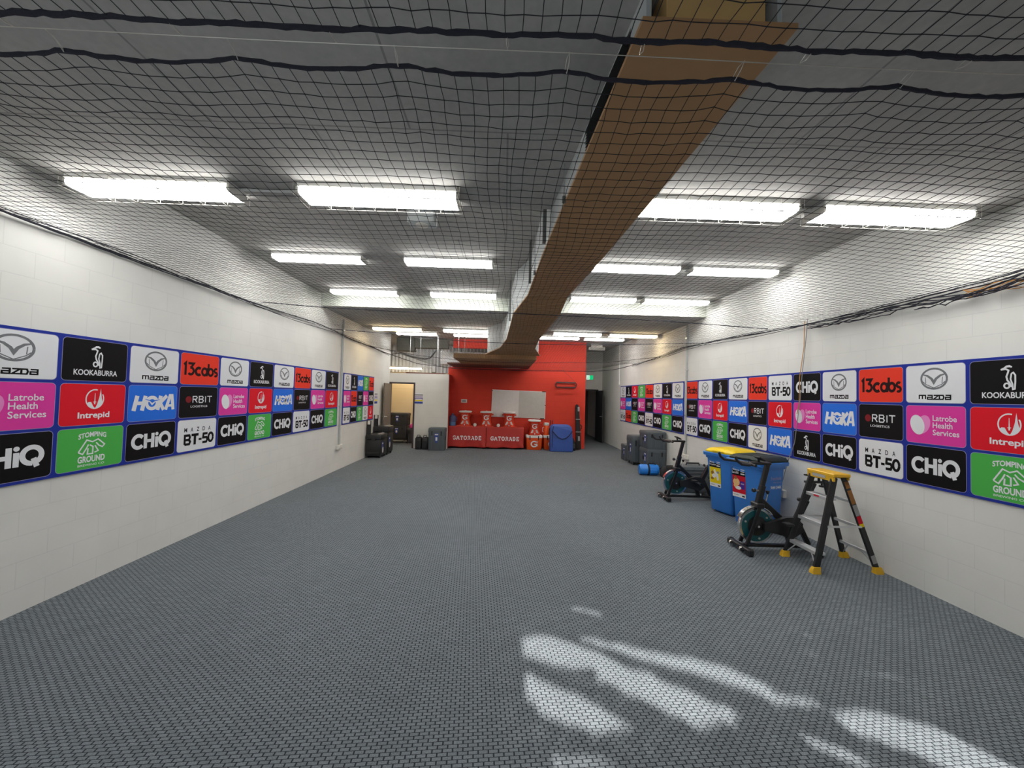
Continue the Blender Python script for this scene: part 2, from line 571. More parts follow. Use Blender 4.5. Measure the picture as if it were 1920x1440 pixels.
door('door_1', (DX0 + 0.03, YW - 0.03, 0), R(-86.5), 0.80, DH - 0.03, 'doorbrown')
door('door_2', (3.80, YEND - 0.03, 0), R(-88), 0.86, 2.03, 'doorgrey')
b = MB()
b.box((3.80, YEND - 0.02, 0), (3.86, YEND + 0.17, 2.06), 'doorgrey')
b.box((2.92, YEND - 0.02, 0), (2.97, YEND + 0.17, 2.06), 'doorgrey')
b.box((2.92, YEND - 0.02, 2.02), (3.86, YEND + 0.17, 2.08), 'doorgrey')
struct('trim_3', b, smooth=False)

# ------------------------------------------------------------------ flat print: text and strokes
_tc = {}


def text_mesh(s, bold=0.0):
    key = (s, bold)
    if key not in _tc:
        cu = bpy.data.curves.new('t', 'FONT')
        cu.body = s
        cu.offset = bold
        cu.resolution_u = 3
        o = bpy.data.objects.new('t', cu)
        COL.objects.link(o)
        dg = bpy.context.evaluated_depsgraph_get()
        me = bpy.data.meshes.new_from_object(o.evaluated_get(dg))
        vs = [(v.co.x, v.co.y) for v in me.vertices]
        fs = [tuple(p.vertices) for p in me.polygons]
        x0, x1 = min(v[0] for v in vs), max(v[0] for v in vs)
        y0, y1 = min(v[1] for v in vs), max(v[1] for v in vs)
        _tc[key] = ([((x - x0) / (x1 - x0) - 0.5, (y - y0) / (y1 - y0) - 0.5) for x, y in vs], fs)
        bpy.data.objects.remove(o)
        bpy.data.curves.remove(cu)
        bpy.data.meshes.remove(me)
    return _tc[key]


class Print:
    """flat print on a surface, x right and y up as read; each layer stands 0.4 mm above the last"""
    def __init__(s, mb, T, z0=0.0004, dz=0.0004):
        s.mb, s.T, s.z0, s.dz = mb, T, z0, dz

    def z(s, l):
        return s.z0 + s.dz * l

    def poly(s, pts, k, l=0):
        s.mb.add([(x, y, s.z(l)) for x, y in pts], [tuple(range(len(pts)))], k, s.T)

    def rect(s, x0, y0, x1, y1, k, l=0):
        s.poly([(x0, y0), (x1, y0), (x1, y1), (x0, y1)], k, l)

    def rrect(s, hw, hh, r, k, l=0, cx=0, cy=0):
        pts = []
        for c in range(4):
            sx, sy = [(1, 1), (-1, 1), (-1, -1), (1, -1)][c]
            for j in range(6):
                t = math.pi / 2 * (c + j / 5)
                pts.append((cx + sx * (hw - r) + r * math.cos(t), cy + sy * (hh - r) + r * math.sin(t)))
        s.poly(pts, k, l)

    def ell(s, cx, cy, rx, ry, k, l=0, rot=0.0, n=28):
        c, q = math.cos(rot), math.sin(rot)
        s.poly([(cx + rx * math.cos(t) * c - ry * math.sin(t) * q, cy + rx * math.cos(t) * q + ry * math.sin(t) * c) for t in [2 * math.pi * i / n for i in range(n)]], k, l)

    def arc(s, cx, cy, rx, ry, a0, a1, wd, k, l=0, n=20):
        pts = [(cx + rx * math.cos(R(a0 + (a1 - a0) * i / n)), cy + ry * math.sin(R(a0 + (a1 - a0) * i / n))) for i in range(n + 1)]
        s.stroke(pts, wd, k, l)

    def stroke(s, pts, wd, k, l=0, closed=False):
        P = [Vector(p) for p in pts]
        N = len(P)
        L_, R_ = [], []
        ws = wd if isinstance(wd, (list, tuple)) else [wd] * N
        for i in range(N):
            a = (P[i] - P[i - 1]) if (i > 0 or closed) else None
            c = (P[(i + 1) % N] - P[i]) if (i < N - 1 or closed) else None
            a = a.normalized() if a else c.normalized()
            c = c.normalized() if c else a
            n1, n2 = Vector((-a.y, a.x)), Vector((-c.y, c.x))
            m = n1 + n2
            m = m.normalized() if m.length > 1e-4 else n1
            d = ws[i] / 2 / max(0.35, m.dot(n1))
            L_.append(P[i] + m * d)
            R_.append(P[i] - m * d)
        vs = [(p.x, p.y, s.z(l)) for p in L_ + R_]
        fs = [(i, N + i, N + (i + 1) % N, (i + 1) % N) for i in range(N if closed else N - 1)]
        s.mb.add(vs, fs, k, s.T)

    def text(s, t, cx, cy, w_, h_, k, l=0, bold=0.0, shear=0.0, bend=0.0):
        vs, fs = text_mesh(t, bold)
        s.mb.add([(cx + x * w_ + y * h_ * shear, cy + y * h_ + bend * (1 - 4 * x * x), s.z(l)) for x, y in vs], fs, k, s.T)


# ---- the logo tiles (nominal 0.565 x 0.368)
TW, TH = 0.565, 0.368


def logo_mazda(p):
    k = 'p_chrome'
    p.arc(0, 0.045, 0.098, 0.088, 0, 360, 0.016, k, 1, 36)
    p.stroke([(-0.092, 0.085), (-0.05, 0.072), (-0.018, 0.045), (0, 0.012), (0.018, 0.045), (0.05, 0.072), (0.092, 0.085)], [0.008, 0.017, 0.02, 0.022, 0.02, 0.017, 0.008], k, 1)
    p.stroke([(-0.085, 0.02), (-0.06, -0.005), (0, -0.036), (0.06, -0.005), (0.085, 0.02)], 0.007, k, 1)
    p.stroke([(-0.066, 0.06), (-0.062, 0.005)], 0.006, k, 1); p.stroke([(0.066, 0.06), (0.062, 0.005)], 0.006, k, 1)
    x, y, w_, t = -0.115, -0.118, 0.036, 0.0105
    h_ = 0.034
    K = 'p_black'
    def S(pts): p.stroke(pts, t, K, 1)
    S([(x, y - h_ / 2), (x, y + h_ / 2), (x + 0.05, y + h_ / 2), (x + 0.05, y - h_ / 2)]); S([(x + 0.025, y - h_ / 2), (x + 0.025, y + h_ / 2)])
    for x0 in (x + 0.066, x + 0.202):
        S([(x0, y + h_ / 2), (x0 + w_, y + h_ / 2), (x0 + w_, y - h_ / 2), (x0, y - h_ / 2), (x0, y), (x0 + w_, y)])
    S([(x + 0.113, y + h_ / 2), (x + 0.151, y + h_ / 2), (x + 0.113, y - h_ / 2), (x + 0.155, y - h_ / 2)])
    S([(x + 0.150, y + h_ / 2), (x + 0.184, y + h_ / 2), (x + 0.189, y), (x + 0.184, y - h_ / 2), (x + 0.157, y - h_ / 2), (x + 0.157, y + h_ / 3)])


def logo_kookaburra(p):
    k = 'p_white'
    p.stroke([(-0.052, 0.098), (-0.025, 0.108), (-0.012, 0.118), (0.006, 0.12), (0.022, 0.112)], [0.004, 0.012, 0.016, 0.016, 0.01], k, 1)
    p.stroke([(-0.05, 0.095), (-0.016, 0.098), (0.0, 0.088), (-0.004, 0.07), (-0.014, 0.04), (-0.008, 0.012), (0.008, -0.012), (0.018, -0.04)], 0.012, k, 1)
    p.stroke([(0.018, 0.062), (0.03, 0.07), (0.042, 0.05), (0.042, 0.0), (0.038, -0.055), (0.026, -0.058), (0.024, -0.02), (0.012, 0.02), (0.018, 0.062)], 0.011, k, 1)
    p.arc(-0.012, -0.03, 0.017, 0.019, 0, 360, 0.012, k, 1, 18)
    p.text('KOOKABURRA', 0, -0.102, 0.36, 0.048, k, 1, 0.022)


def logo_cabs(p):
    k = 'p_dark'
    t = 0.032
    y0, y1 = -0.07, 0.062
    p.stroke([(-0.235, y1 - 0.02), (-0.212, y1), (-0.212, y0)], t * 0.9, k, 1)
    p.stroke([(-0.18, y1), (-0.105, y1), (-0.14, 0.012)], t * 0.85, k, 1)
    p.arc(-0.142, -0.022, 0.04, 0.038, 105, -140, t * 0.9, k, 1)
    p.arc(-0.03, -0.022, 0.042, 0.040, 50, 310, t, k, 1)
    p.arc(0.055, -0.022, 0.036, 0.040, 0, 360, t * 0.9, k, 1)
    p.stroke([(0.092, 0.025), (0.092, -0.072)], t * 0.9, k, 1)
    p.arc(0.148, -0.022, 0.036, 0.040, 0, 360, t * 0.9, k, 1)
    p.stroke([(0.112, 0.075), (0.112, -0.055)], t * 0.9, k, 1)
    p.arc(0.228, -0.0, 0.022, 0.022, 40, 270, t * 0.8, k, 1, 12); p.arc(0.228, -0.044, 0.022, 0.022, 90, -140, t * 0.8, k, 1, 12)


def logo_hoka(p):
    k = 'p_white'
    sh = 0.22
    def S(pts, t=0.042): p.stroke([(x + y * sh, y) for x, y in pts], t, k, 1)
    h_ = 0.072
    S([(-0.195, -h_), (-0.195, h_)]); S([(-0.110, -h_), (-0.110, h_)]); S([(-0.195, 0.0), (-0.110, 0.0)], 0.034)
    p.arc(-0.022, 0, 0.058, 0.056, 0, 360, 0.034, k, 1, 28)
    p.stroke([(-0.098, 0.040), (-0.055, 0.026), (-0.022, -0.002), (0.012, 0.022), (0.066, 0.034)], [0.003, 0.012, 0.018, 0.012, 0.003], 'p_hoka', 2)
    p.stroke([(-0.09, 0.030), (-0.05, 0.016), (-0.022, -0.012), (0.008, 0.012), (0.055, 0.024)], [0.003, 0.010, 0.018, 0.010, 0.003], k, 3)
    S([(0.058, -h_), (0.058, h_)]); S([(0.128, h_), (0.068, 0.0), (0.128, -h_)], 0.038)
    p.stroke([(0.135, -h_), (0.182, h_), (0.205, h_), (0.225, -h_)], 0.036, k, 1); S([(0.155, -0.03), (0.225, -0.03)], 0.024)


def logo_orbit(p):
    k = 'p_white'
    p.ell(-0.135, 0.028, 0.036, 0.036, 'p_maroon', 1)
    t = 0.011
    y0, y1 = -0.006, 0.062
    def S(pts): p.stroke(pts, t, k, 1)
    S([(-0.082, y0), (-0.082, y1), (-0.04, y1), (-0.03, 0.047), (-0.04, 0.030), (-0.078, 0.030)]); S([(-0.058, 0.03), (-0.028, y0)])
    S([(-0.004, y0), (-0.004, y1), (0.038, y1), (0.048, 0.047), (0.038, 0.030), (-0.0, 0.030)]); S([(0.036, 0.030), (0.052, 0.014), (0.04, y0), (-0.004, y0)])
    S([(0.080, y0), (0.080, y1)]); S([(0.102, y1), (0.168, y1)]); S([(0.135, y1), (0.135, y0)])
    p.text('LOGISTICS', 0.0, -0.047, 0.215, 0.022, k, 1, 0.012)


def logo_latrobe(p):
    p.ell(-0.10, 0.0, 0.062, 0.088, 'p_lpink', 1, R(-24))
    p.ell(-0.155, -0.005, 0.066, 0.092, 'p_white', 2, R(18))
    for t, y, w_ in (('Latrobe', 0.062, 0.205), ('Health', 0.0, 0.17), ('Services', -0.064, 0.225)):
        p.text(t, -0.012 + w_ / 2, y, w_, 0.05, 'p_white', 1, 0.012)


def logo_intrepid(p):
    k = 'p_white'
    p.arc(0, 0.045, 0.072, 0.080, 75, 390, 0.010, k, 1, 30)
    p.poly([(-0.066, 0.005), (-0.05, 0.02), (-0.03, 0.02), (-0.012, -0.015), (0.004, -0.034)] + [(0.072 * math.cos(R(a)), 0.045 + 0.08 * math.sin(R(a))) for a in (-95, -115, -135, -150)], k, 1)
    p.poly([(0.004, -0.034), (0.02, 0.0), (0.036, 0.06), (0.046, 0.135), (0.055, 0.06), (0.066, 0.01), (0.05, -0.015), (0.03, -0.030)], k, 1)
    p.stroke([(0, 0.095), (0, 0.0)], [0.003, 0.011], k, 1); p.stroke([(-0.012, 0.02), (0.012, 0.02)], 0.006, k, 1)
    p.text('Intrepid', 0, -0.098, 0.26, 0.066, k, 1, 0.025)


def logo_chiq(p):
    k = 'p_white'
    t = 0.035
    p.arc(-0.115, 0, 0.056, 0.058, 42, 318, t, k, 1, 24)
    p.stroke([(-0.042, -0.072), (-0.042, 0.072)], t, k, 1); p.stroke([(0.036, -0.072), (0.036, 0.072)], t, k, 1); p.stroke([(-0.042, 0.0), (0.036, 0.0)], t * 0.9, k, 1)
    p.stroke([(0.079, -0.072), (0.079, 0.032)], t, k, 1); p.ell(0.079, 0.06, 0.018, 0.018, k, 1)
    p.arc(0.172, 0.003, 0.058, 0.060, 275, -55, t, k, 1, 24)
    p.stroke([(0.182, -0.02), (0.205, -0.085)], t, k, 1)


def logo_bt(p):
    k = 'p_black'
    for i, c in enumerate('MAZDA'):
        p.text(c, -0.165 + i * 0.0825, 0.062, 0.034 if c != 'M' else 0.038, 0.048, k, 1, 0.02)
    t = 0.033
    y0, y1 = -0.098, 0.0
    ym = (y0 + y1) / 2
    def S(pts, t_=t): p.stroke(pts, t_, k, 1)
    S([(-0.172, y0), (-0.172, y1), (-0.115, y1), (-0.104, y1 - 0.022), (-0.115, ym), (-0.165, ym)], 0.027)
    S([(-0.118, ym), (-0.100, y0 + 0.026), (-0.112, y0), (-0.172, y0)], 0.027)
    S([(-0.085, y1), (0.012, y1)], 0.03); S([(-0.037, y1), (-0.037, y0 - 0.013)])
    S([(0.015, ym - 0.008), (0.058, ym - 0.008)], 0.024)
    S([(0.142, y1), (0.082, y1), (0.078, ym + 0.004), (0.128, ym + 0.004), (0.142, ym - 0.02), (0.128, y0), (0.07, y0)], 0.027)
    S([(0.170, y1), (0.205, y1), (0.22, y1 - 0.02), (0.22, y0 + 0.02), (0.205, y0), (0.170, y0), (0.158, y0 + 0.02), (0.158, y1 - 0.02)], 0.027) if False else p.arc(0.19, ym, 0.034, 0.050, 0, 360, 0.028, k, 1, 24)


def logo_stomp(p):
    k = 'p_white'
    p.text('STOMPING', 0, 0.105, 0.22, 0.046, k, 1, 0.03, bend=0.018)
    S = lambda pts: p.stroke(pts, 0.011, k, 1)
    S([(-0.105, -0.028), (-0.045, 0.075), (0.0, 0.055), (0.045, 0.075), (0.10, 0.022), (0.082, 0.0), (0.052, 0.018), (0.03, 0.045)])
    S([(-0.105, -0.028), (-0.072, -0.048), (-0.045, 0.0), (-0.03, 0.035)])
    S([(-0.032, 0.0), (-0.036, -0.05), (0.006, -0.05), (0.006, 0.012), (-0.02, 0.03)])
    S([(0.022, 0.02), (0.05, -0.03), (0.02, -0.042)])
    p.text('GROUND', 0, -0.095, 0.215, 0.058, k, 1, 0.035)
    p.text('BREWING CO', 0, -0.147, 0.21, 0.018, k, 1, 0.01)


TILES = {
    'M': ('p_white', logo_mazda, 'white tile with chrome oval emblem over black lettering'),
    'K': ('p_black', logo_kookaburra, 'black tile with white bird emblem over lettering'),
    'C': ('p_cab', logo_cabs, 'red orange tile with dark numerals and letters'),
    'H': ('p_hoka', logo_hoka, 'azure tile with slanted white capitals'),
    'O': ('p_black', logo_orbit, 'black tile with maroon dot and thin white capitals'),
    'L': ('p_pink', logo_latrobe, 'magenta tile with two ovals and three lines of white text'),
    'I': ('p_red', logo_intrepid, 'crimson tile with round needle emblem'),
    'Q': ('p_black', logo_chiq, 'black tile with four bold white letters'),
    'B': ('p_white', logo_bt, 'white tile with two lines of black capitals'),
    'S': ('p_green', logo_stomp, 'green tile with white outline emblem between words'),
}
_tm = {}
LSC = {'M': (1.24, 1.08), 'O': (1.14, 1.1), 'S': (1.08, 1.0), 'C': (1.02, 1.05), 'L': (1.06, 1.06)}


def tile(k):
    if k not in _tm:
        b = MB()
        p = Print(b, Matrix.Identity(4), 0.0012, 0.0005)
        base, fn, lab = TILES[k]
        p.rrect(TW / 2, TH / 2, 0.034, 'p_edge', 0)
        p.rrect(TW / 2 - 0.004, TH / 2 - 0.004, 0.031, base, 1)
        q = Print(b, Matrix.Translation((-0.03 if k == 'Q' else 0.0, 0, 0)) @ Matrix.Diagonal((*LSC.get(k, (1.05, 1.05)), 1, 1)), 0.0012 + 0.0005, 0.0005)
        fn(q)
        o = b.build('logo_tile', smooth=False)
        _tm[k] = o.data
        bpy.data.objects.remove(o)
    return _tm[k]


def board(label, side, bounds, cols, z0=0.985, z1=2.165):
    """bounds: the tile edges along the wall (world y, in reading order), cols: strings top to bottom"""
    sgn = 1 if side == 'L' else -1
    x = XL if side == 'L' else XR
    ya, yb = bounds[0], bounds[-1]
    Rm = Matrix(((0, 0, sgn), (sgn, 0, 0), (0, 1, 0)))      # columns: read right, up, out
    root = thing('sponsor_board', label, 'advertising board', (x + sgn * 0.002, (ya + yb) / 2, z0), group='sponsor boards')
    b = MB()
    T = Rm.to_4x4()
    W = abs(yb - ya) / 2 + 0.012
    b.box((-W, 0, 0), (W, z1 - z0, 0.012), 'p_blue', 0.001, T)
    b.build('backing_panel', root, smooth=False)
    rh = (z1 - z0 - 0.024) / 3
    for i, c in enumerate(cols):
        u0, u1 = sgn * (bounds[i] - (ya + yb) / 2), sgn * (bounds[i + 1] - (ya + yb) / 2)
        for r, k in enumerate(c):
            o = bpy.data.objects.new('logo_tile', tile(k))
            COL.objects.link(o)
            o.parent = root
            v = z1 - z0 - 0.012 - rh * (r + 0.5)
            o.matrix_local = Matrix.Translation(Rm @ Vector(((u0 + u1) / 2, v, 0.0125))) @ T @ Matrix.Diagonal(((abs(u1 - u0) - 0.028) / TW, (rh - 0.022) / TH, 1, 1))
            o['label'] = TILES[k][2]
    return root


CYC = ['MLQ', 'KIS', 'MHQ', 'COB']
lb = [2.02, 2.615, 3.21, 3.785, 4.37, 4.975, 5.55, 6.125, 6.725, 7.31, 7.90, 8.49]
board('long sponsor board on the left wall between camera and conduit', 'L', lb, ['COB'] + [CYC[i % 4] for i in range(10)])
lb2 = [8.78, 9.20, 9.60, 10.0, 10.40, 10.80]
board('short five column sponsor board on the left wall past the conduit', 'L', lb2, ['MLB', 'KCQ', 'HOS', 'SLM', 'CQI'])
rb = [8.40, 7.86, 7.31, 6.79, 6.235, 5.76, 5.255, 4.77, 4.275, 3.765, 3.24, 2.70, 2.16]
board('long sponsor board on the right wall behind bins and ladder', 'R', rb, ['COB', 'MLQ', 'KIS', 'MHQ', 'COM', 'BIH', 'QLK', 'MHQ', 'COB', 'MLQ', 'KIS', 'MHQ'])
rb2 = [13.15, 12.57, 11.99, 11.42, 10.83, 10.24, 9.66, 9.09, 8.50]
board('sponsor board on the far right wall above the stacked grey crates', 'R', rb2, ['MLB', 'KHC', 'IOS', 'SLQ', 'COB', 'MLQ', 'KIS', 'MHQ'])

# ------------------------------------------------------------------ ceiling lights
ROWN = ['in the nearest row', 'in the second row from camera', 'in the third row from camera', 'in the fourth row', 'in the farthest row']
COLN = ['next to the left wall', 'just left of the central beam', 'just right of the central beam', 'next to the right wall']
ROWY = [3.08, 5.45, 7.25, 9.85, 11.85]
ROWZ = [3.37, 3.67, 3.67, 3.42, 3.62]
XC = [[-2.80, -1.03, 1.70, 3.14], [-2.66, -0.83, 1.84, 3.25], [-2.66, -0.81, 1.83, 3.22], [-2.75, -0.97, 1.84, 3.28], [-2.72, -0.97, 1.66, 3.05]]


def light(label, x, y, zc, warm=False, guard=False, drop=0.0):
    t = thing('ceiling_light', label, 'ceiling light', (x, y, zc), group='ceiling batten lights')
    L = 1.24
    b = MB()
    b.box((-L / 2, -0.112, -drop - 0.042), (L / 2, 0.112, -drop), 'white', 0.004)
    b.build('housing', t)
    b = MB()
    prof = [(-0.106, -0.040), (-0.110, -0.070), (-0.102, -0.086), (-0.075, -0.092), (0.075, -0.092), (0.102, -0.086), (0.110, -0.070), (0.106, -0.040)]
    n = len(prof)
    vs = [(sx * (L / 2 - 0.01), py, pz - drop) for sx in (-1, 1) for py, pz in prof]
    fs = [(i, i + 1, n + i + 1, n + i) for i in range(n - 1)] + [tuple(range(n)), tuple(range(n, 2 * n))[::-1], (n - 1, 0, n, 2 * n - 1)]
    b.add(vs, fs, 'tubewarm' if warm else 'tube')
    b.build('diffuser', t, smooth=False)
    for s in (-1, 1):
        b = MB()
        b.prism([(py, pz) for py, pz in prof], 'offwhite', 0, 0.02, Matrix.Translation((s * (L / 2 - 0.01) + (0 if s > 0 else -0.02), 0, -drop)) @ Matrix(((0, 0, 1), (1, 0, 0), (0, 1, 0))).to_4x4())
        b.build('end_cap', t, smooth=False)
    if guard:
        b = MB()
        for py in (-0.125, 0.125):
            for pz in (-0.04, -0.105):
                b.tube([(-L / 2 - 0.02, py, pz - drop), (L / 2 + 0.02, py, pz - drop)], 0.002, 'wire', 5)
        for i in range(8):
            xx = -L / 2 - 0.02 + i * (L + 0.04) / 7
            b.tube([(xx, -0.125, -drop), (xx, -0.125, -0.105 - drop), (xx, 0.125, -0.105 - drop), (xx, 0.125, -drop)], 0.002, 'wire', 5)
        b.build('wire_guard', t)
    return t


for r in range(5):
    for c in range(4):
        light('white batten light ' + ROWN[r] + ', ' + COLN[c], XC[r][c], ROWY[r], ROWZ[r], warm=(r == 3 and c in (0, 3)), guard=(r == 0))
light('white batten light over the store room above the partition', -3.70, 14.4, 2.72, warm=True)
light('unseen batten light added on the store room ceiling behind the ducts', -2.85, 13.7, 3.62)  # hidden lamp added to brighten the corrugated sheet above the partition
b = MB()
for x in (-4.1, -3.3):
    b.tube([(x, 14.4, 2.72), (x, 14.4, 3.62)], 0.006, 'steel', 6)
tag(b.build('light_hanger'), 'pair of thin rods carrying the store room light', 'hanger')

# conduit runs between the nearest lights
for x0, x1, lab in ((-2.16, -1.67, 'thin white conduit between the two left lights of the nearest row'), (2.34, 2.50, 'short white conduit between the two right lights of the nearest row')):
    b = MB(); b.tube([(x0, 3.1, 3.352), (x1, 3.1, 3.352)], 0.0125, 'white', 10); tag(b.build('conduit'), lab, 'conduit')
# wire stands in front of everything: speaker on the ceiling
t = thing('ceiling_speaker', 'small white box speaker on the ceiling behind the nearest left lights', 'speaker', (-0.91, 4.02, 3.67))
b = MB(); b.box((-0.14, -0.09, -0.15), (0.14, 0.09, 0), 'plaster', 0.012); b.build('cabinet', t)
b = MB(); b.lathe([(0.062, 0), (0.066, -0.008), (0.05, -0.012), (0.02, -0.008)], 'offwhite', 24, Matrix.Translation((0, 0, -0.15))); b.build('speaker_cone', t)
b = MB(); b.tube([(-0.155, 0, -0.12), (-0.155, 0, 0)], 0.006, 'white', 6); b.tube([(0.155, 0, -0.16), (0.155, 0, 0)], 0.006, 'white', 6); b.tube([(-0.155, 0, -0.12), (-0.13, 0, -0.12)], 0.005, 'white', 6); b.tube([(0.155, 0, -0.12), (0.13, 0, -0.12)], 0.005, 'white', 6); b.build('bracket', t)

# ------------------------------------------------------------------ the central boxed beam
BEAM = [(1.41, 0.49, 1.09, 3.185), (3.5, 0.32, 0.89, 3.05), (5.3, 0.29, 0.85, 3.14), (5.9, 0.11, 0.83, 3.01), (7.6, 0.02, 0.66, 2.86), (8.8, -0.12, 0.69, 2.83), (9.65, -0.50, 0.88, 2.76)]
t = thing('boxed_beam', 'long brown boxed beam running down the middle of the ceiling', 'beam', (0.6, 1.41, 3.185))
o0 = Vector((0.6, 1.41, 3.185))
b = MB()
vs, fs = [], []
for y, x0, x1, z in BEAM:
    vs += [Vector((x0, y, z)) - o0, Vector((x1, y, z)) - o0, Vector((x1, y, z + 0.02)) - o0, Vector((x0, y, z + 0.02)) - o0]
for i in range(len(BEAM) - 1):
    a, c = i * 4, i * 4 + 4
    fs += [(a + j, a + (j + 1) % 4, c + (j + 1) % 4, c + j) for j in range(4)]
fs += [(3, 2, 1, 0), tuple(len(vs) - 4 + j for j in range(4))]
b.add(vs, fs, 'plank')
b.build('underside_board', t, smooth=False)
b = MB()


def ceil_z(y):
    return 3.37 if y < 3.28 else 3.67 if y < 7.61 else 3.42 if y < 10.4 else 3.62


ys = [1.45, 3.27, 3.29, 5.3, 5.9, 7.59, 7.63, 8.8, 9.6]


def bm_at(y):
    for (ya, a0, a1, az), (yb, c0, c1, cz) in zip(BEAM, BEAM[1:]):
        if y <= yb + 1e-6:
            q = (y - ya) / (yb - ya)
            return a0 + (c0 - a0) * q, a1 + (c1 - a1) * q, az + (cz - az) * q
    return BEAM[-1][1:]


for side in (0, 1):
    vs, fs = [], []
    for y in ys:
        x0, x1, z = bm_at(y)
        xx = x0 + 0.03 if side == 0 else x1 - 0.05
        zt = ceil_z(y) if y not in (3.27, 7.63) else (3.37 if y < 4 else 3.42)
        for dx, zz in ((0, z + 0.02), (0.02, z + 0.02), (0.02, zt), (0, zt)):
            vs.append(Vector((xx + dx, y, zz)) - o0)
    for i in range(len(ys) - 1):
        a, c = i * 4, i * 4 + 4
        fs += [(a + j, a + (j + 1) % 4, c + (j + 1) % 4, c + j) for j in range(4)]
    fs += [(3, 2, 1, 0), tuple(len(vs) - 4 + j for j in range(4))]
    b = MB(); b.add(vs, fs, 'plaster'); b.build('side_panel', t, smooth=False)
b = MB(); b.box(Vector((0.585, 1.42, 3.206)) - o0, Vector((0.97, 1.62, 3.37)) - o0, 'tan', 0.003); b.build('end_block', t, smooth=False)
b = MB()
x0 = bm_at(1.9)[0]
for i in range(9):
    z = 3.195 + i * 0.017
    for (ya, yb_) in ((1.62, 2.22),):
        xa, xb = bm_at(ya)[0] + 0.028, bm_at(yb_)[0] + 0.028
        b.add([Vector(q) - o0 for q in ((xa, ya, z), (xb, yb_, z - 0.03 * 0), (xb - 0.014, yb_, z - 0.010), (xa - 0.014, ya, z - 0.010))], [(0, 1, 2, 3)], 'darksteel')
xa, xb = bm_at(1.6)[0] + 0.029, bm_at(2.24)[0] + 0.029
b.add([Vector(q) - o0 for q in ((xa, 1.6, 3.182 + 0.012), (xb, 2.24, 3.16), (xb, 2.24, 3.345), (xa, 1.6, 3.345))], [(0, 1, 2, 3)], 'black')
b.build('louvre_grille', t, smooth=False, label='dark slatted louvre grille')
for y, r in ((2.62, 0.006), (4.15, 0.006)):
    xx = bm_at(y)[0] - 0.012
    b = MB(); b.tube([Vector((xx, y, bm_at(y)[2])) - o0, Vector((xx, y, ceil_z(y))) - o0], r, 'steel', 6); b.tube([Vector((xx, y, bm_at(y)[2] - 0.012)) - o0, Vector((xx, y, bm_at(y)[2] + 0.03)) - o0], 0.014, 'darksteel', 8); b.build('hanger_rod', t)
for y in (3.32, 4.7, 6.4):
    xx = bm_at(y)[0] - 0.02
    b = MB(); b.beam(Vector((xx, y, bm_at(y)[2] + 0.03)) - o0, Vector((xx, y, ceil_z(y))) - o0, 0.05, 0.03, 'darksteel'); b.build('strut', t, smooth=False)
# cross board at the far end of the beam, under the red wall top
b = MB(); b.box((-1.30, 9.70, 2.66), (0.80, 11.6, 2.70), 'plank', 0.003); b.box((-1.74, 11.6, 2.66), (0.54, 13.045, 2.70), 'maroon'); b.box((0.54, 11.6, 2.66), (0.80, 13.045, 2.70), 'maroon')
b.box((-1.30, 9.70, 2.70), (0.80, 9.74, 2.78), 'plank')
tag(b.build('cross_board', smooth=False), 'dark brown board platform across the far end of the beam', 'board')
for x, y in ((-1.2, 9.9), (0.7, 9.9), (-1.2, 11.4), (0.7, 11.4)):
    b = MB(); b.tube([(x, y, 2.70), (x, y, ceil_z(y))], 0.008, 'steel', 6)
    o = b.build('threaded_rod'); tag(o, 'thin steel rod hanging the dark cross board from the ceiling', 'rod', 'rods holding the cross board')

# ------------------------------------------------------------------ nets
def lerp(tab, q):
    for (a, va), (c, vc) in zip(tab, tab[1:]):
        if q <= c:
            return va + (vc - va) * (q - a) / (c - a)
    return tab[-1][1]


MID = [(-1, 2.96), (1.4, 2.955), (3, 2.90), (5.75, 2.955), (7.8, 2.80), (9.9, 2.60), (11.45, 2.50), (13, 2.5)]
LEFT = [(-1, 2.97), (3, 2.97), (5.7, 3.0), (8, 3.0), (11.45, 2.96), (13, 2.95)]
RIGHT = [(-1, 2.94), (1.4, 2.93), (3, 2.79), (5, 2.81), (8.4, 2.9), (11.45, 2.80), (13, 2.8)]


def net_z(x, y):
    m = lerp(MID, y)
    s = (x - XL) / (XR - XL)
    e = lerp(LEFT, y) if s < 0.5 else lerp(RIGHT, y)
    q = min(1.0, (min(s, 1 - s) * 2) / 0.55)
    q = q * q * (3 - 2 * q)
    return e + (m - e) * q + 0.010 * math.sin(x * 3.1 + 0.7 * math.sin(y * 1.3)) * math.sin(y * 1.9 + 0.4)


def scallop(x, y0, sag, clips):
    """drop of an edge rope between the clips that carry it"""
    for a, c in zip(clips, clips[1:]):
        if a <= x <= c:
            q = (x - a) / (c - a)
            return sag * 4 * q * (1 - q)
    return 0


CLIPB = [-3.65, -2.9, -2.25, -1.62, -1.0, -0.42, 0.2, 0.83, 1.46, 2.08, 2.75, 3.4, 4.02]
CLIPA = [-3.65, -2.5, -1.72, -1.15, -0.62, -0.02, 0.45, 1.03, 1.6, 2.3, 3.1, 4.02]


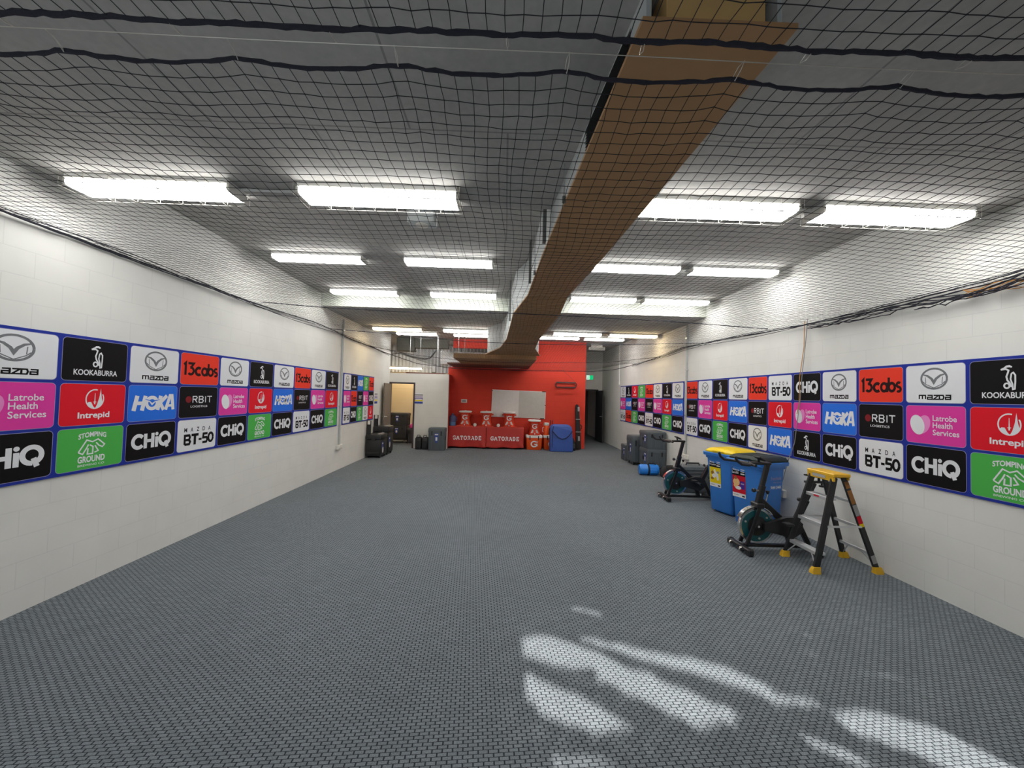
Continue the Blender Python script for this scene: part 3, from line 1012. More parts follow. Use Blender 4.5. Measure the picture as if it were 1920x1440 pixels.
def make_net(root, x0, x1, y0, y1, cx, cy, zf, yf, r, name='netting'):
    nx, ny = round((x1 - x0) / cx), round((y1 - y0) / cy)
    rnd = random.Random(3)
    G = []
    for j in range(ny + 1):
        row = []
        for i in range(nx + 1):
            x = x0 + (x1 - x0) * i / nx
            y = y0 + (y1 - y0) * j / ny
            x2 = x + 0.016 * math.sin(y * 2.3 + x * 1.7) + 0.010 * math.sin(y * 5.1 - x * 2.2) * min(1, j / 3) + rnd.uniform(-.003, .003)
            x2 = min(max(x2, x0), x1)
            y2 = yf(x2, y) + rnd.uniform(-.003, .003)
            row.append(Vector((x2, y2, zf(x2, y2) + rnd.uniform(-.003, .003))))
        G.append(row)
    b = MB()
    k = b.mi('twine')
    V, Fc = b.v, b.f
    offs = lambda d: None
    def strand(pts, lat):
        base = len(V)
        n = 3
        for p in pts:
            rr = r if p.y < 4 else r * max(0.75, 1 - (p.y - 4) * 0.03)
            for t in (1.57, 3.66, 5.76):
                c, q = math.cos(t) * rr, math.sin(t) * rr
                V.append(p + (Vector((0, c, q)) if lat else Vector((c, 0, q))))
        for i in range(len(pts) - 1):
            a = base + i * n
            for j in range(n):
                Fc.append((a + j, a + (j + 1) % n, a + n + (j + 1) % n, a + n + j))
                b.m.append(k)
    for row in G:
        strand(row, True)
    for i in range(nx + 1):
        strand([row[i] for row in G], False)
    kr = r * 2.0
    for row in G:
        for p in row:
            if p.y > 5.2:
                continue
            base = len(V)
            V.extend([p + Vector(d) * kr for d in ((1, 0, 0), (-1, 0, 0), (0, 1, 0), (0, -1, 0), (0, 0, 1), (0, 0, -1))])
            for f in ((0, 2, 4), (2, 1, 4), (1, 3, 4), (3, 0, 4), (2, 0, 5), (1, 2, 5), (3, 1, 5), (0, 3, 5)):
                Fc.append([base + q for q in f])
                b.m.append(k)
    o = b.build(name, root, smooth=False)
    o['kind'] = 'stuff'
    return G


def rope(root, pts, r, name='edge_rope', k='rope', fuzz=True):
    b = MB()
    P = []
    for (a, c) in zip(pts, pts[1:]):
        a, c = Vector(a), Vector(c)
        n = max(2, int((c - a).length / 0.05))
        for i in range(n):
            P.append(a.lerp(c, i / n))
    P.append(Vector(pts[-1]))
    rnd = random.Random(len(P))
    rs = [r * rnd.uniform(0.8, 1.25) if fuzz else r for _ in P]
    P = [p + Vector((rnd.uniform(-1, 1), rnd.uniform(-1, 1), rnd.uniform(-1, 1))) * r * 0.35 for p in P] if fuzz else P
    b.tube(P, rs, k, 6)
    return b.build(name, root)


YBN, YAN = 1.385, 1.275
netB = thing('overhead_net', 'large black sports net stretched under the ceiling from wire to red wall', 'net', (0, 0, 0))
yfB = lambda x, y: y + scallop(x, 0, 0.035, CLIPB) * max(0, 1 - (y - YBN) / 0.6)
make_net(netB, XL + 0.03, XR - 0.03, YBN, 11.45, 0.063, 0.0715, net_z, yfB, 0.0018)
xs = [XL + 0.03 + i * (XR - XL - 0.06) / 120 for i in range(121)]
rope(netB, [(x, yfB(x, YBN), net_z(x, YBN)) for x in xs], 0.0072)
for side, xx in (('L', XL + 0.03), ('R', XR - 0.03)):
    for q in range(4):
        rnd = random.Random(11 + q + (5 if side == 'R' else 0))
        ph = rnd.uniform(0, 6)
        sg = 1 if side == 'L' else -1
        pts = []
        for i in range(87):
            y = 1.35 + i * 0.123
            sag = (0.035 + 0.02 * q) * (0.5 + 0.5 * math.sin(y * 1.1 + ph))
            pts.append((xx + sg * (0.012 * q + 0.012 * math.sin(y * 2.3 + ph)), y, net_z(xx, y) - sag + 0.02))
        rope(netB, pts, 0.0065 if q < 2 else 0.004)
# loose bunched net along the right wall near the ladder
for q in range(7):
    rnd = random.Random(50 + q)
    a, c = (2.75, 4.9) if q < 5 else (2.4, 3.6)
    pts = []
    for i in range(26):
        y = a + (c - a) * i / 25
        pts.append((XR - 0.05 - 0.05 * abs(math.sin(y * 3 + q)), y, net_z(XR - 0.03, y) - 0.02 - (0.05 + 0.03 * rnd.random()) * abs(math.sin((y - a) * 2.2 + q * 0.4)) - 0.01 * q * 0.5))
    rope(netB, pts, 0.0045, 'bunched_cord')
for q in range(5):
    pts = [(XR - 0.05 - 0.03 * math.sin(i * 0.5 + q), 2.72 + i * 0.045, 2.74 - 0.018 * q * 0.7 - 0.02 * math.sin(i * 0.7 + q * 1.7) + 0.004 * i * 0.5) for i in range(12)]
    rope(netB, pts, 0.0035, 'orange_lashing', 'orange_cord')
# cross ropes that carry the net
def cross(pts, r=0.006, n=60):
    P = []
    xs_ = [XL + 0.03 + (XR - XL - 0.06) * i / n for i in range(n + 1)]
    for x in xs_:
        y = lerp([(p[0], p[1]) for p in pts], x)
        z = lerp([(p[0], p[2]) for p in pts], x) - 0.0
        P.append((x, y, z))
    rope(netB, P, r, 'cross_rope')


cross([(XL, 5.7, 3.03), (-2.8, 5.80, 3.00), (-1.2, 5.78, 2.955), (0.0, 5.75, 2.985), (1.0, 5.75, 2.97), (2.6, 5.75, 2.93), (XR, 5.75, 2.86)])
cross([(XL, 7.9, 3.02), (-2.2, 7.85, 2.93), (-0.8, 7.8, 2.82), (0.4, 7.8, 2.805), (2.0, 7.8, 2.83), (XR, 7.6, 2.90)])
cross([(XL, 10.2, 2.97), (-2.4, 10.0, 2.74), (-1.0, 9.9, 2.60), (0.6, 9.9, 2.60), (2.6, 9.9, 2.66), (XR, 9.6, 2.83)])
cross([(XL, 11.45, 2.95), (-2.6, 11.45, 2.62), (-1.4, 11.45, 2.50), (0.8, 11.45, 2.50), (2.6, 11.45, 2.53), (3.3, 11.45, 2.60), (XR, 11.45, 2.80)], 0.009)
netA = thing('overhead_net', 'strip of black net overhead on the camera side of the wire', 'net', (0, 0, 0))
zA = lambda x, y: net_z(x, 1.2) + 0.015
yfA = lambda x, y: y + (-scallop(x, 0, 0.010, CLIPA)) * max(0, 1 - (YAN - y) / 0.4)
make_net(netA, XL + 0.03, XR - 0.03, -0.6, YAN, 0.063, 0.0715, zA, yfA, 0.0018)
rope(netA, [(x, yfA(x, YAN), zA(x, YAN)) for x in xs], 0.0085)
wr = thing('tension_wire', 'thin steel wire strung wall to wall between the two net edges', 'wire', (0, 0, 0))
YWI = 1.325
wire_z = lambda x: net_z(x, 1.3) + 0.012
b = MB(); b.tube([(x, YWI + 0.012 * x / 4, wire_z(x)) for x in xs], 0.0016, 'wire', 6); b.build('wire', wr)
for cl, yy, zf in ((CLIPB, YBN, net_z), (CLIPA, YAN, zA)):
    for x in cl[1:-1]:
        b = MB()
        b.tube([(x, YWI, wire_z(x) + 0.004), (x + 0.004, (YWI + yy) / 2, wire_z(x) - 0.006), (x, yy, zf(x, yy) - 0.010), (x - 0.006, yy, zf(x, yy) + 0.006), (x - 0.004, (YWI + yy) / 2, wire_z(x) + 0.006)], 0.0016, 'wire', 5, closed=True)
        b.build('clip', wr)

# ------------------------------------------------------------------ wall services
def conduit(label, x, sg, y, ztop, zbox):
    t = thing('wall_conduit', label, 'conduit', (x, y, zbox))
    b = MB()
    b.tube([(sg * 0.022, 0, 0.06), (sg * 0.022, 0, ztop - zbox)], 0.019, 'grey_paint', 10)
    b.tube([(sg * 0.017, 0.06, 0.06), (sg * 0.017, 0.06, 0.25)], 0.012, 'offwhite', 8)
    b.build('pipe', t)
    for z in (0.9, 1.9, 2.6):
        if z < ztop - zbox:
            b = MB(); b.box((min(0, sg * 0.044), -0.035, z), (max(0, sg * 0.044), 0.035, z + 0.022), 'steel'); b.build('saddle_clip', t, smooth=False)
    b = MB()
    b.box((min(0, sg * 0.06), -0.11, -0.04), (max(0, sg * 0.06), 0.11, 0.06), 'offwhite', 0.008)
    s = b.build('socket_box', t)
    for q in (-0.05, 0.05):
        b = MB(); b.box((sg * 0.06 - 0.004, q - 0.02, -0.01), (sg * 0.06 + 0.004, q + 0.02, 0.035), 'white', 0.002); b.build('switch', s)
    return t


conduit('grey conduit with socket box on the left wall between sponsor boards', XL, 1, 8.64, 3.35, 0.50)
conduit('grey conduit with socket box on the right wall between sponsor boards', XR, -1, 8.36, 3.4, 0.50)
t = thing('pipe_drop', 'short white pipe drop high on the far right wall', 'pipe', (XR, 13.33, 2.27))
b = MB(); b.tube([(-0.018, 0, 0.03), (-0.018, 0, 1.35)], 0.016, 'white', 10); b.build('pipe', t)
b = MB(); b.box((-0.04, -0.035, -0.05), (0, 0.035, 0.04), 'white', 0.006); b.build('outlet', t)
# double socket behind the near bin and the cord that hangs to it
t = thing('power_outlet', 'white power outlet low on the right wall behind the near exercise bike', 'socket', (XR, 5.45, 0.45))
b = MB(); b.box((-0.05, -0.07, -0.05), (0, 0.07, 0.06), 'offwhite', 0.008); b.build('faceplate', t)
for q in (-0.03, 0.03):
    b = MB(); b.box((-0.056, q - 0.014, -0.01), (-0.048, q + 0.014, 0.03), 'white', 0.002); b.build('switch', t)
b = MB()
b.tube([(XR - 0.03, 4.98, 2.86), (XR - 0.045, 5.0, 2.5), (XR - 0.045, 5.05, 2.15), (XR - 0.04, 5.09, 1.8), (XR - 0.042, 5.15, 1.42), (XR - 0.03, 5.2, 1.2), (XR - 0.04, 5.3, 0.95), (XR - 0.045, 5.4, 0.65), (XR - 0.05, 5.45, 0.5)], 0.0045, 's_grey', 6)
tag(b.build('hanging_cord'), 'thin grey cord hanging down the right wall to the outlet', 'cord')
b = MB()
b.tube([(XR - 0.03, 5.03, 2.84), (XR - 0.03, 5.04, 2.5), (XR - 0.048, 5.09, 2.1), (XR - 0.03, 5.12, 1.75), (XR - 0.046, 5.14, 1.6)], 0.0045, 'orange_cord', 6)
tag(b.build('hanging_cord'), 'thin orange cord hanging from the net over the right sponsor board', 'cord')

# posters
def poster(label, T, wd, hg):
    t = thing('poster', label, 'poster', T.translation)
    Rr = T.to_3x3().to_4x4()
    b = MB()
    b.box((-wd / 2, -hg / 2, 0), (wd / 2, hg / 2, 0.003), 'p_white', 0, Rr)
    p = Print(b, Rr, 0.0035, 0.0005)
    for y0, y1, k in ((0.28, 0.40, 's_grey'), (0.10, 0.22, 'p_lilac'), (0.0, 0.06, 's_purple'), (-0.22, -0.12, 's_yellow'), (-0.45, -0.26, 'labelblue'), (-0.11, 0.0, 'p_lilac')):
        p.rect(-wd * 0.46, y0 * hg, wd * 0.46, y1 * hg, k)
    p.rect(-wd * 0.34, -0.10 * hg, wd * 0.34, -0.01 * hg, 'p_white', 1)
    b.build('sheet', t, smooth=False)


poster('small printed notice on the left wall beside the open store door', Matrix(((0, 0, 1, XL), (1, 0, 0, 11.05), (0, 1, 0, 1.57), (0, 0, 0, 1))), 0.27, 0.34)
poster('small printed notice on the white partition right of the store door', Matrix(((1, 0, 0, -2.71), (0, 0, -1, YW), (0, 1, 0, 1.57), (0, 0, 0, 1))), 0.29, 0.35)

# exit sign, vent unit
t = thing('exit_sign', 'lit green and white exit sign over the far right doorway', 'sign', (3.47, YEND - 0.12, 2.56))
b = MB(); b.box((-0.15, -0.02, -0.10), (0.15, 0.02, 0.10), 'offwhite', 0.004); b.box((-0.03, -0.01, 0.1), (0.03, 0.01, 0.12), 'offwhite'); b.box((-0.03, 0.02, -0.02), (0.03, 0.12, 0.02), 'offwhite'); b.build('casing', t, smooth=False)
b = MB()
p = Print(b, Matrix(((1, 0, 0, 0), (0, 0, -1, -0.02), (0, 1, 0, 0), (0, 0, 0, 1))), 0.001)
p.rect(-0.14, -0.09, -0.01, 0.09, 'exitw'); p.rect(-0.01, -0.09, 0.14, 0.09, 'exit')
p.ell(-0.062, 0.05, 0.014, 0.016, 'exit', 1); p.stroke([(-0.07, 0.03), (-0.078, -0.01), (-0.05, -0.035), (-0.06, -0.065)], 0.016, 'exit', 1); p.stroke([(-0.078, -0.01), (-0.095, -0.04), (-0.115, -0.045)], 0.014, 'exit', 1); p.stroke([(-0.072, 0.025), (-0.045, 0.0), (-0.03, 0.005)], 0.010, 'exit', 1); p.stroke([(-0.072, 0.025), (-0.1, 0.015), (-0.11, -0.005)], 0.010, 'exit', 1)
b.build('sign_face', t, smooth=False)
t = thing('wall_vent', 'long white slatted vent under the ceiling of the right recess', 'vent', (3.20, 13.35, 3.46))
b = MB(); b.box((-0.28, -0.05, -0.05), (0.28, 0.05, 0.05), 'offwhite', 0.004); b.box((-0.2, -0.02, 0.05), (0.2, 0.02, 0.16), 'offwhite'); b.build('casing', t)
b = MB()
for i in range(4):
    b.box((-0.26, -0.056, -0.038 + i * 0.02), (0.26, -0.049, -0.03 + i * 0.02), 'darksteel')
b.build('slats', t, smooth=False)

# red wall fittings
t = thing('whiteboard', 'wide two panel whiteboard on the red wall behind the drink coolers', 'whiteboard', (0.50, YRED, 1.46), 0)
Tw = Matrix.Rotation(R(0.9), 4, 'Y')
b = MB(); b.box((-0.91, -0.03, -0.46), (0.91, 0, 0.46), 'white', 0.004, Tw); b.build('frame', t)
b = MB(); b.box((-0.90, -0.034, -0.45), (0.0, -0.029, 0.45), 'board', 0, Tw); b.build('panel', t, smooth=False)
b = MB(); b.box((0.004, -0.034, -0.45), (0.90, -0.029, 0.45), 'board2', 0, Tw); b.build('panel', t, smooth=False, label='greyer right panel')
for sx, sz in ((-0.905, 0.42), (0.86, 0.455), (0.905, 0.0), (0.83, -0.455)):
    b = MB(); b.box((sx - 0.02 - (0.06 if abs(sz) > 0.44 else 0), -0.038, sz - 0.015), (sx + 0.02 + (0.03 if abs(sz) > 0.44 else 0), -0.02, sz + 0.015), 'black', 0.003, Tw); b.build('corner_clip', t)
t = thing('wall_thermostat', 'small cream box mounted on the red wall above the coolers', 'thermostat', (-1.345, YRED, 1.52))
b = MB(); b.box((-0.10, -0.03, -0.06), (0.10, 0, 0.06), 'offwhite', 0.008); b.build('case', t)
b = MB(); b.box((-0.065, -0.034, -0.036), (0.065, -0.028, 0.036), 's_grey', 0.003); b.build('screen', t)
t = thing('wall_rack', 'black wire hoop rack hanging on the red wall right of whiteboard', 'rack', (2.08, YRED, 2.15))
b = MB()
def rr(hw, hh, r_, y, dz=0):
    pts = []
    for c in range(4):
        sx, sy = [(1, 1), (-1, 1), (-1, -1), (1, -1)][c]
        for j in range(5):
            a = math.pi / 2 * (c + j / 4)
            pts.append((sx * (hw - r_) + r_ * math.cos(a), y, dz + sy * (hh - r_) + r_ * math.sin(a)))
    return pts
b.tube(rr(0.34, 0.085, 0.05, -0.16), 0.014, 'blackm', 8, closed=True)
b.tube(rr(0.33, 0.07, 0.05, -0.03), 0.010, 'blackm', 8, closed=True)
for sx in (-0.3, 0.3):
    b.tube([(sx, -0.16, 0.085), (sx, -0.002, 0.06)], 0.009, 'blackm', 6)
    b.tube([(sx, -0.16, -0.085), (sx, -0.002, -0.06)], 0.009, 'blackm', 6)
b.build('hoop', t)
b = MB(); b.tube([(-0.36, -0.1, -0.02), (-0.38, -0.08, 0.02), (-0.30, -0.12, 0.12), (0.0, -0.14, 0.14), (0.28, -0.13, 0.13), (0.33, -0.1, 0.0), (0.30, -0.12, -0.10), (0.0, -0.14, -0.13), (-0.3, -0.12, -0.12), (-0.37, -0.09, -0.04)], 0.004, 'blackm', 5, closed=True)
b.tube([(0.32, -0.12, 0.09), (0.15, -0.04, 0.28), (-0.05, -0.03, 0.45), (-0.14, -0.05, 0.62)], 0.004, 'blackm', 5)
b.build('cord', t)

# ------------------------------------------------------------------ things above the partition
b = MB()
n = 64
vs = []
for i in range(n + 1):
    x = -4.95 + i * (4.45 / n)
    y = 15.10 + (0.03 if i % 2 else -0.03)
    vs += [(x, y, 2.55), (x, y, 3.62), (x, y + 0.03, 3.62), (x, y + 0.03, 2.55)]
fs = []
for i in range(n):
    a, c = i * 4, i * 4 + 4
    fs += [(a + j, a + (j + 1) % 4, c + (j + 1) % 4, c + j) for j in range(4)]
b.add(vs, fs, 'corr')
o = b.build('trim_4', smooth=False); o['kind'] = 'structure'
t = thing('air_duct', 'dark grey green duct above the white partition', 'duct', (-2.75, 13.1, 3.42))
b = MB(); b.box((-0.30, -0.14, -0.15), (0.83, 0.14, 0.16), 'duct', 0.01); b.build('duct_run', t)
b = MB(); b.box((-0.89, -0.20, -0.27), (-0.30, 0.2, 0.18), 'duct', 0.02); b.build('plenum_box', t)
t = thing('silver_duct', 'silver rectangular duct seen between partition and red lintel', 'duct', (-1.35, 13.9, 3.02))
b = MB(); b.box((-0.95, -0.18, -0.22), (0.80, 0.18, 0.24), 'corr', 0.01); b.build('duct_run', t)
b = MB()
for i in range(7):
    b.box((-0.9 + i * 0.27, -0.195, -0.23), (-0.87 + i * 0.27, 0.195, 0.25), 'steel')
b.build('seam_flange', t, smooth=False)
for x in (-0.7, 0.5):
    b = MB(); b.tube([(x, 0, 0.24), (x, 0, 0.60)], 0.008, 'steel', 6); b.build('hanger_rod', t)
for i, (x, y, r_, lab) in enumerate(((-3.05, 12.70, 0.012, 'thin steel post on the partition top above the notice'), (-2.72, 12.70, 0.010, 'thin steel post second from left on the partition top'), (-2.15, 12.65, 0.028, 'thick steel post on the partition top beside the junction box'))):
    b = MB(); b.tube([(x, y - 0.31, 2.406), (x, y - 0.31, 3.62)], r_, 'steel', 8); tag(b.build('steel_post'), lab, 'post')
t = thing('junction_box', 'small dark junction box on the partition top', 'electrical box', (-2.26, 12.36, 2.406))
b = MB(); b.box((-0.06, -0.05, 0), (0.06, 0.05, 0.28), 'darksteel', 0.006); b.build('box', t)
b = MB(); b.box((-0.05, -0.056, 0.02), (0.05, -0.048, 0.26), 'grey_paint', 0.003); b.build('cover', t)
b = MB()
b.tube([(-3.3, 12.29, 3.02), (-2.95, 12.29, 2.90), (-2.55, 12.29, 2.84), (-2.38, 12.29, 2.88), (-2.18, 12.275, 3.14)], 0.022, 'black', 8)
b.tube([(-3.6, 12.27, 2.96), (-3.3, 12.29, 3.02)], 0.012, 'black', 8)
tag(b.build('black_hose'), 'black sagging hose above the white partition', 'hose')
b = MB(); b.tube([(-3.65, 12.42, 2.60), (-2.28, 12.42, 2.56)], 0.014, 'grey_paint', 8); tag(b.build('pipe_run'), 'thin grey pipe running level above the partition', 'pipe')
b = MB(); b.box((-3.15, 12.31, 2.371), (-1.90, 12.41, 2.405), 'maroon', 0.003); tag(b.build('top_plate', smooth=False), 'dark timber plate lying along the partition top', 'timber')


# ------------------------------------------------------------------ furniture at the back wall
def front(y=0.0):
    """frame for print that faces the camera (-y)"""
    return Matrix(((1, 0, 0, 0), (0, 0, -1, y), (0, 1, 0, 0), (0, 0, 0, 1)))


def slab_word(p, word, x0, wd, hg, k, l=0):
    """slab serif capitals drawn as strokes"""
    n = len(word)
    cw = wd / n
    t = hg * 0.19
    for i, c in enumerate(word):
        x, y = x0 + cw * (i + 0.5), 0.0
        a, h_ = cw * 0.34, hg / 2 - t / 2
        S = lambda pts, q=1.0: p.stroke(pts, t * q, k, l)
        serif = lambda xx, yy: p.rect(xx - t * 0.75, yy - t * 0.3, xx + t * 0.75, yy + t * 0.3, k, l)
        if c == 'G':
            p.arc(x, y, a, h_, 50, 340, t, k, l, 18); S([(x + a * 1.1, y - 0.05 * hg), (x + 0.02 * hg, y - 0.05 * hg)], 0.8); S([(x + a, y - 0.05 * hg), (x + a, y - h_ * 0.8)], 0.9); S([(x + a * 0.95, y + h_ * 1.2), (x + a * 0.95, y + h_ * 0.35)], 0.6)
        elif c == 'A':
            S([(x - a, y - h_), (x - t * 0.2, y + h_)]); S([(x + a, y - h_), (x + t * 0.2, y + h_)]); S([(x - a * 0.5, y - h_ * 0.4), (x + a * 0.5, y - h_ * 0.4)], 0.7); serif(x - a, y - h_ - t * 0.2); serif(x + a, y - h_ - t * 0.2)
        elif c == 'T':
            S([(x - a * 1.1, y + h_), (x + a * 1.1, y + h_)]); S([(x, y + h_), (x, y - h_)]); serif(x, y - h_ - t * 0.2); S([(x - a, y + h_), (x - a, y + h_ * 0.35)], 0.6); S([(x + a, y + h_), (x + a, y + h_ * 0.35)], 0.6)
        elif c == 'O':
            p.arc(x, y, a, h_, 0, 360, t, k, l, 24)
        elif c == 'R':
            S([(x - a * 0.7, y - h_), (x - a * 0.7, y + h_)]); p.arc(x - a * 0.05, y + h_ * 0.5, a * 0.85, h_ * 0.5, 90, -90, t * 0.9, k, l, 12); S([(x - a * 0.7, y + h_), (x, y + h_)]); S([(x - a * 0.7, y), (x, y)], 0.8); S([(x - a * 0.05, y), (x + a * 0.85, y - h_)]); p.rect(x - a * 1.05, y - h_ - t * 0.5, x - a * 0.3, y - h_ + t * 0.1, k, l)
        elif c == 'D':
            S([(x - a * 0.7, y - h_), (x - a * 0.7, y + h_)]); p.arc(x - a * 0.2, y, a * 0.95, h_, 90, -90, t, k, l, 14); S([(x - a, y + h_), (x - a * 0.1, y + h_)]); S([(x - a, y - h_), (x - a * 0.1, y - h_)])
        elif c == 'E':
            S([(x - a * 0.7, y - h_), (x - a * 0.7, y + h_)]); S([(x - a, y + h_), (x + a * 0.8, y + h_)]); S([(x - a, y - h_), (x + a * 0.8, y - h_)]); S([(x - a * 0.7, y), (x + a * 0.4, y)], 0.8); S([(x + a * 0.75, y + h_), (x + a * 0.75, y + h_ * 0.4)], 0.6); S([(x + a * 0.75, y - h_), (x + a * 0.75, y - h_ * 0.4)], 0.6)


def cloth_table(label, clabel, x0, x1, bulge):
    YF, YBk, Z = 12.55, 13.0, 0.70
    t = thing('folding_table', label, 'table', ((x0 + x1) / 2, YF + 0.02, 0), group='tables under red covers')
    w2 = (x1 - x0) / 2 - 0.02
    b = MB(); b.box((-w2, 0, Z - 0.035), (w2, YBk - YF - 0.04, Z), 'casedark', 0.004); b.build('tabletop', t)
    for sx in (-1, 1):
        for yy in (0.05, YBk - YF - 0.09):
            b = MB(); b.tube([(sx * (w2 - 0.08), yy, 0), (sx * (w2 - 0.08), yy, Z - 0.03)], 0.014, 'blackm', 8); b.build('leg', t)
    c = thing('table_cover', clabel, 'tablecloth', ((x0 + x1) / 2, YF, 0), group='red printed table covers')
    W = (x1 - x0) / 2 - 0.004
    b = MB()
    n, m_ = 60, 20
    def drop(x, q):
        u = x / W
        lob = math.cos(u * math.pi / 2)
        f = 0.02 * math.sin(6 * u + 9 * q * (1 - abs(u))) * q + 0.03 * q * abs(u) ** 2 * math.sin(14 * (abs(u) - 0.55 * q)) * 0.8
        return -0.012 - 0.035 * q * (1 - lob * 0.4) + f * 0.6
    vs = []
    for j in range(m_ + 1):
        q = j / m_
        for i in range(n + 1):
            x = -W + 2 * W * i / n
            zb = 0.045 + 0.012 * math.sin(i * 0.21 + bulge)
            vs.append((x * (1 + 0.01 * q), drop(x, q), Z + 0.006 - (Z + 0.006 - zb) * q))
    fs = [(j * (n + 1) + i, j * (n + 1) + i + 1, (j + 1) * (n + 1) + i + 1, (j + 1) * (n + 1) + i) for j in range(m_) for i in range(n)]
    b.add(vs, fs, 'gcloth')
    b.add([(-W, -0.012, Z + 0.006), (W, -0.012, Z + 0.006), (W, YBk - YF, Z + 0.006), (-W, YBk - YF, Z + 0.006)], [(0, 1, 2, 3)], 'gcloth')
    for sx in (-1, 1):
        b.add([(sx * W, -0.012, Z + 0.006), (sx * W, YBk - YF, Z + 0.006), (sx * W * 1.008, YBk - YF, 0.05), (sx * W * 1.01, -0.045, 0.045)], [(0, 1, 2, 3)], 'gcloth')
    o = b.build('cloth', c)
    sd = o.modifiers.new('thickness', 'SOLIDIFY'); sd.thickness = 0.003; sd.offset = -1
    b = MB()
    p = Print(b, front(-0.058) @ Matrix.Translation((0, 0.34, 0)), 0, 0)
    slab_word(p, 'GATORADE', -0.47, 0.95, 0.135, 'ltext')
    # lay the print on the cloth
    for i, v in enumerate(b.v):
        q = (Z + 0.006 - v.z) / (Z - 0.045)
        b.v[i] = Vector((v.x, drop(v.x, q) - 0.004, v.z))
    b.build('lettering', c, smooth=False, label='white slab serif lettering')


cloth_table('folding table under the left red printed cover', 'red printed table cover at left, under the water jug end', -1.77, -0.555, 0.0)
cloth_table('folding table under the right red printed cover', 'red printed table cover at right, next to the orange ice chest', -0.545, 0.67, 2.0)


def cooler(label, x, y, z):
    t = thing('drink_dispenser', label, 'drink cooler', (x, y, z), group='orange drink dispensers')
    b = MB()
    b.lathe([(0.19, 0), (0.195, 0.03), (0.18, 0.07), (0.158, 0.13), (0.148, 0.22), (0.155, 0.31), (0.175, 0.38), (0.185, 0.42), (0.185, 0.445)], 'gred', 32, sq=3.2)
    b.build('body', t)
    b = MB(); b.lathe([(0.205, 0.445), (0.212, 0.455), (0.212, 0.482), (0.19, 0.495), (0.06, 0.50)], 'white', 32, sq=3.0); b.lathe([(0.03, 0.50), (0.03, 0.51)], 'white', 12); b.build('lid', t)
    for sx in (-1, 1):
        b = MB(); b.box((sx * 0.2 - 0.035, -0.06, 0.37), (sx * 0.2 + 0.035, 0.06, 0.41), 'gred', 0.01); b.build('handle', t)
    b = MB(); b.box((-0.05, -0.225, 0.02), (0.05, -0.15, 0.10), 'gred', 0.015); b.build('spigot_housing', t)
    b = MB(); b.tube([(0, -0.225, 0.055), (0, -0.255, 0.055)], 0.016, 'white', 10); b.tube([(0, -0.245, 0.055), (0, -0.245, 0.03)], 0.010, 'white', 8); b.build('spigot', t)
    b = MB(); p = Print(b, front(-0.176) @ Matrix.Translation((0, 0.29, 0)), 0, 0)
    T2 = p
    slab_word(p, 'G', -0.10, 0.2, 0.16, 'ltext')
    for i, v in enumerate(b.v):
        q = abs(v.z - 0.22)
        rr_ = lerp([(0.0, 0.19), (0.07, 0.18), (0.13, 0.158), (0.22, 0.148), (0.31, 0.155), (0.38, 0.175), (0.6, 0.19)], v.z)
        b.v[i] = Vector((v.x, -rr_ - 0.003, v.z))
    b.build('lettering', t, smooth=False, label='white capital letter')
    for sx in (-1, 1):
        for pts in ([(0.135, 0.065), (0.055, 0.085), (0.035, 0.175), (0.075, 0.18)], [(0.105, 0.365), (0.05, 0.375), (0.10, 0.335)]):
            vs = []
            for xx, zz in pts:
                rr_ = lerp([(0.0, 0.19), (0.07, 0.18), (0.13, 0.158), (0.22, 0.148), (0.31, 0.155), (0.38, 0.175), (0.6, 0.19)], zz)
                vs.append((sx * xx, -rr_ - 0.002, zz))
            b = MB(); b.add(vs, [tuple(range(len(vs)))], 'silver'); b.build('swoosh_print', t, smooth=False)
    return t


ct = cooler('orange drink dispenser at the left end, nearest the water jug', -1.26, 12.80, 0.708)
for lab, loc in (('orange drink dispenser in the middle of the covered tables', (-0.56, 12.80, 0.708)),
                 ('orange drink dispenser at right on tables, in front of whiteboard', (0.19, 12.80, 0.708))):
    dup(ct, lab, loc)
dup(ct, 'orange drink dispenser stacked on top of the orange ice chest', (1.03, 12.74, 0.468))


def chest(label, x, y, rz=0.0):
    t = thing('ice_chest', label, 'ice chest', (x, y, 0), rz, group='orange ice chests')
    b = MB(); b.loft([(0, 0, 0, 0.23, 0.15, 0.03), (0.02, 0, 0, 0.245, 0.16, 0.04), (0.37, 0, 0, 0.262, 0.18, 0.04), (0.39, 0, 0, 0.262, 0.18, 0.04)], 'gorange'); b.build('body', t)
    b = MB(); b.loft([(0.39, 0, 0, 0.27, 0.188, 0.04), (0.455, 0, 0, 0.27, 0.188, 0.04), (0.466, 0, 0, 0.25, 0.17, 0.03)], 'white'); b.build('lid', t)
    for sx in (-1, 1):
        b = MB(); b.box((sx * 0.14 - 0.015, -0.2, 0.32), (sx * 0.14 + 0.015, -0.18, 0.45), 'black', 0.004); b.build('latch', t)
    b = MB(); p = Print(b, front(-0.186) @ Matrix.Translation((0, 0.19, 0)), 0, 0)
    slab_word(p, 'G', -0.14, 0.28, 0.21, 'ltext'); b.build('lettering', t, smooth=False, label='white capital letter')
    return t


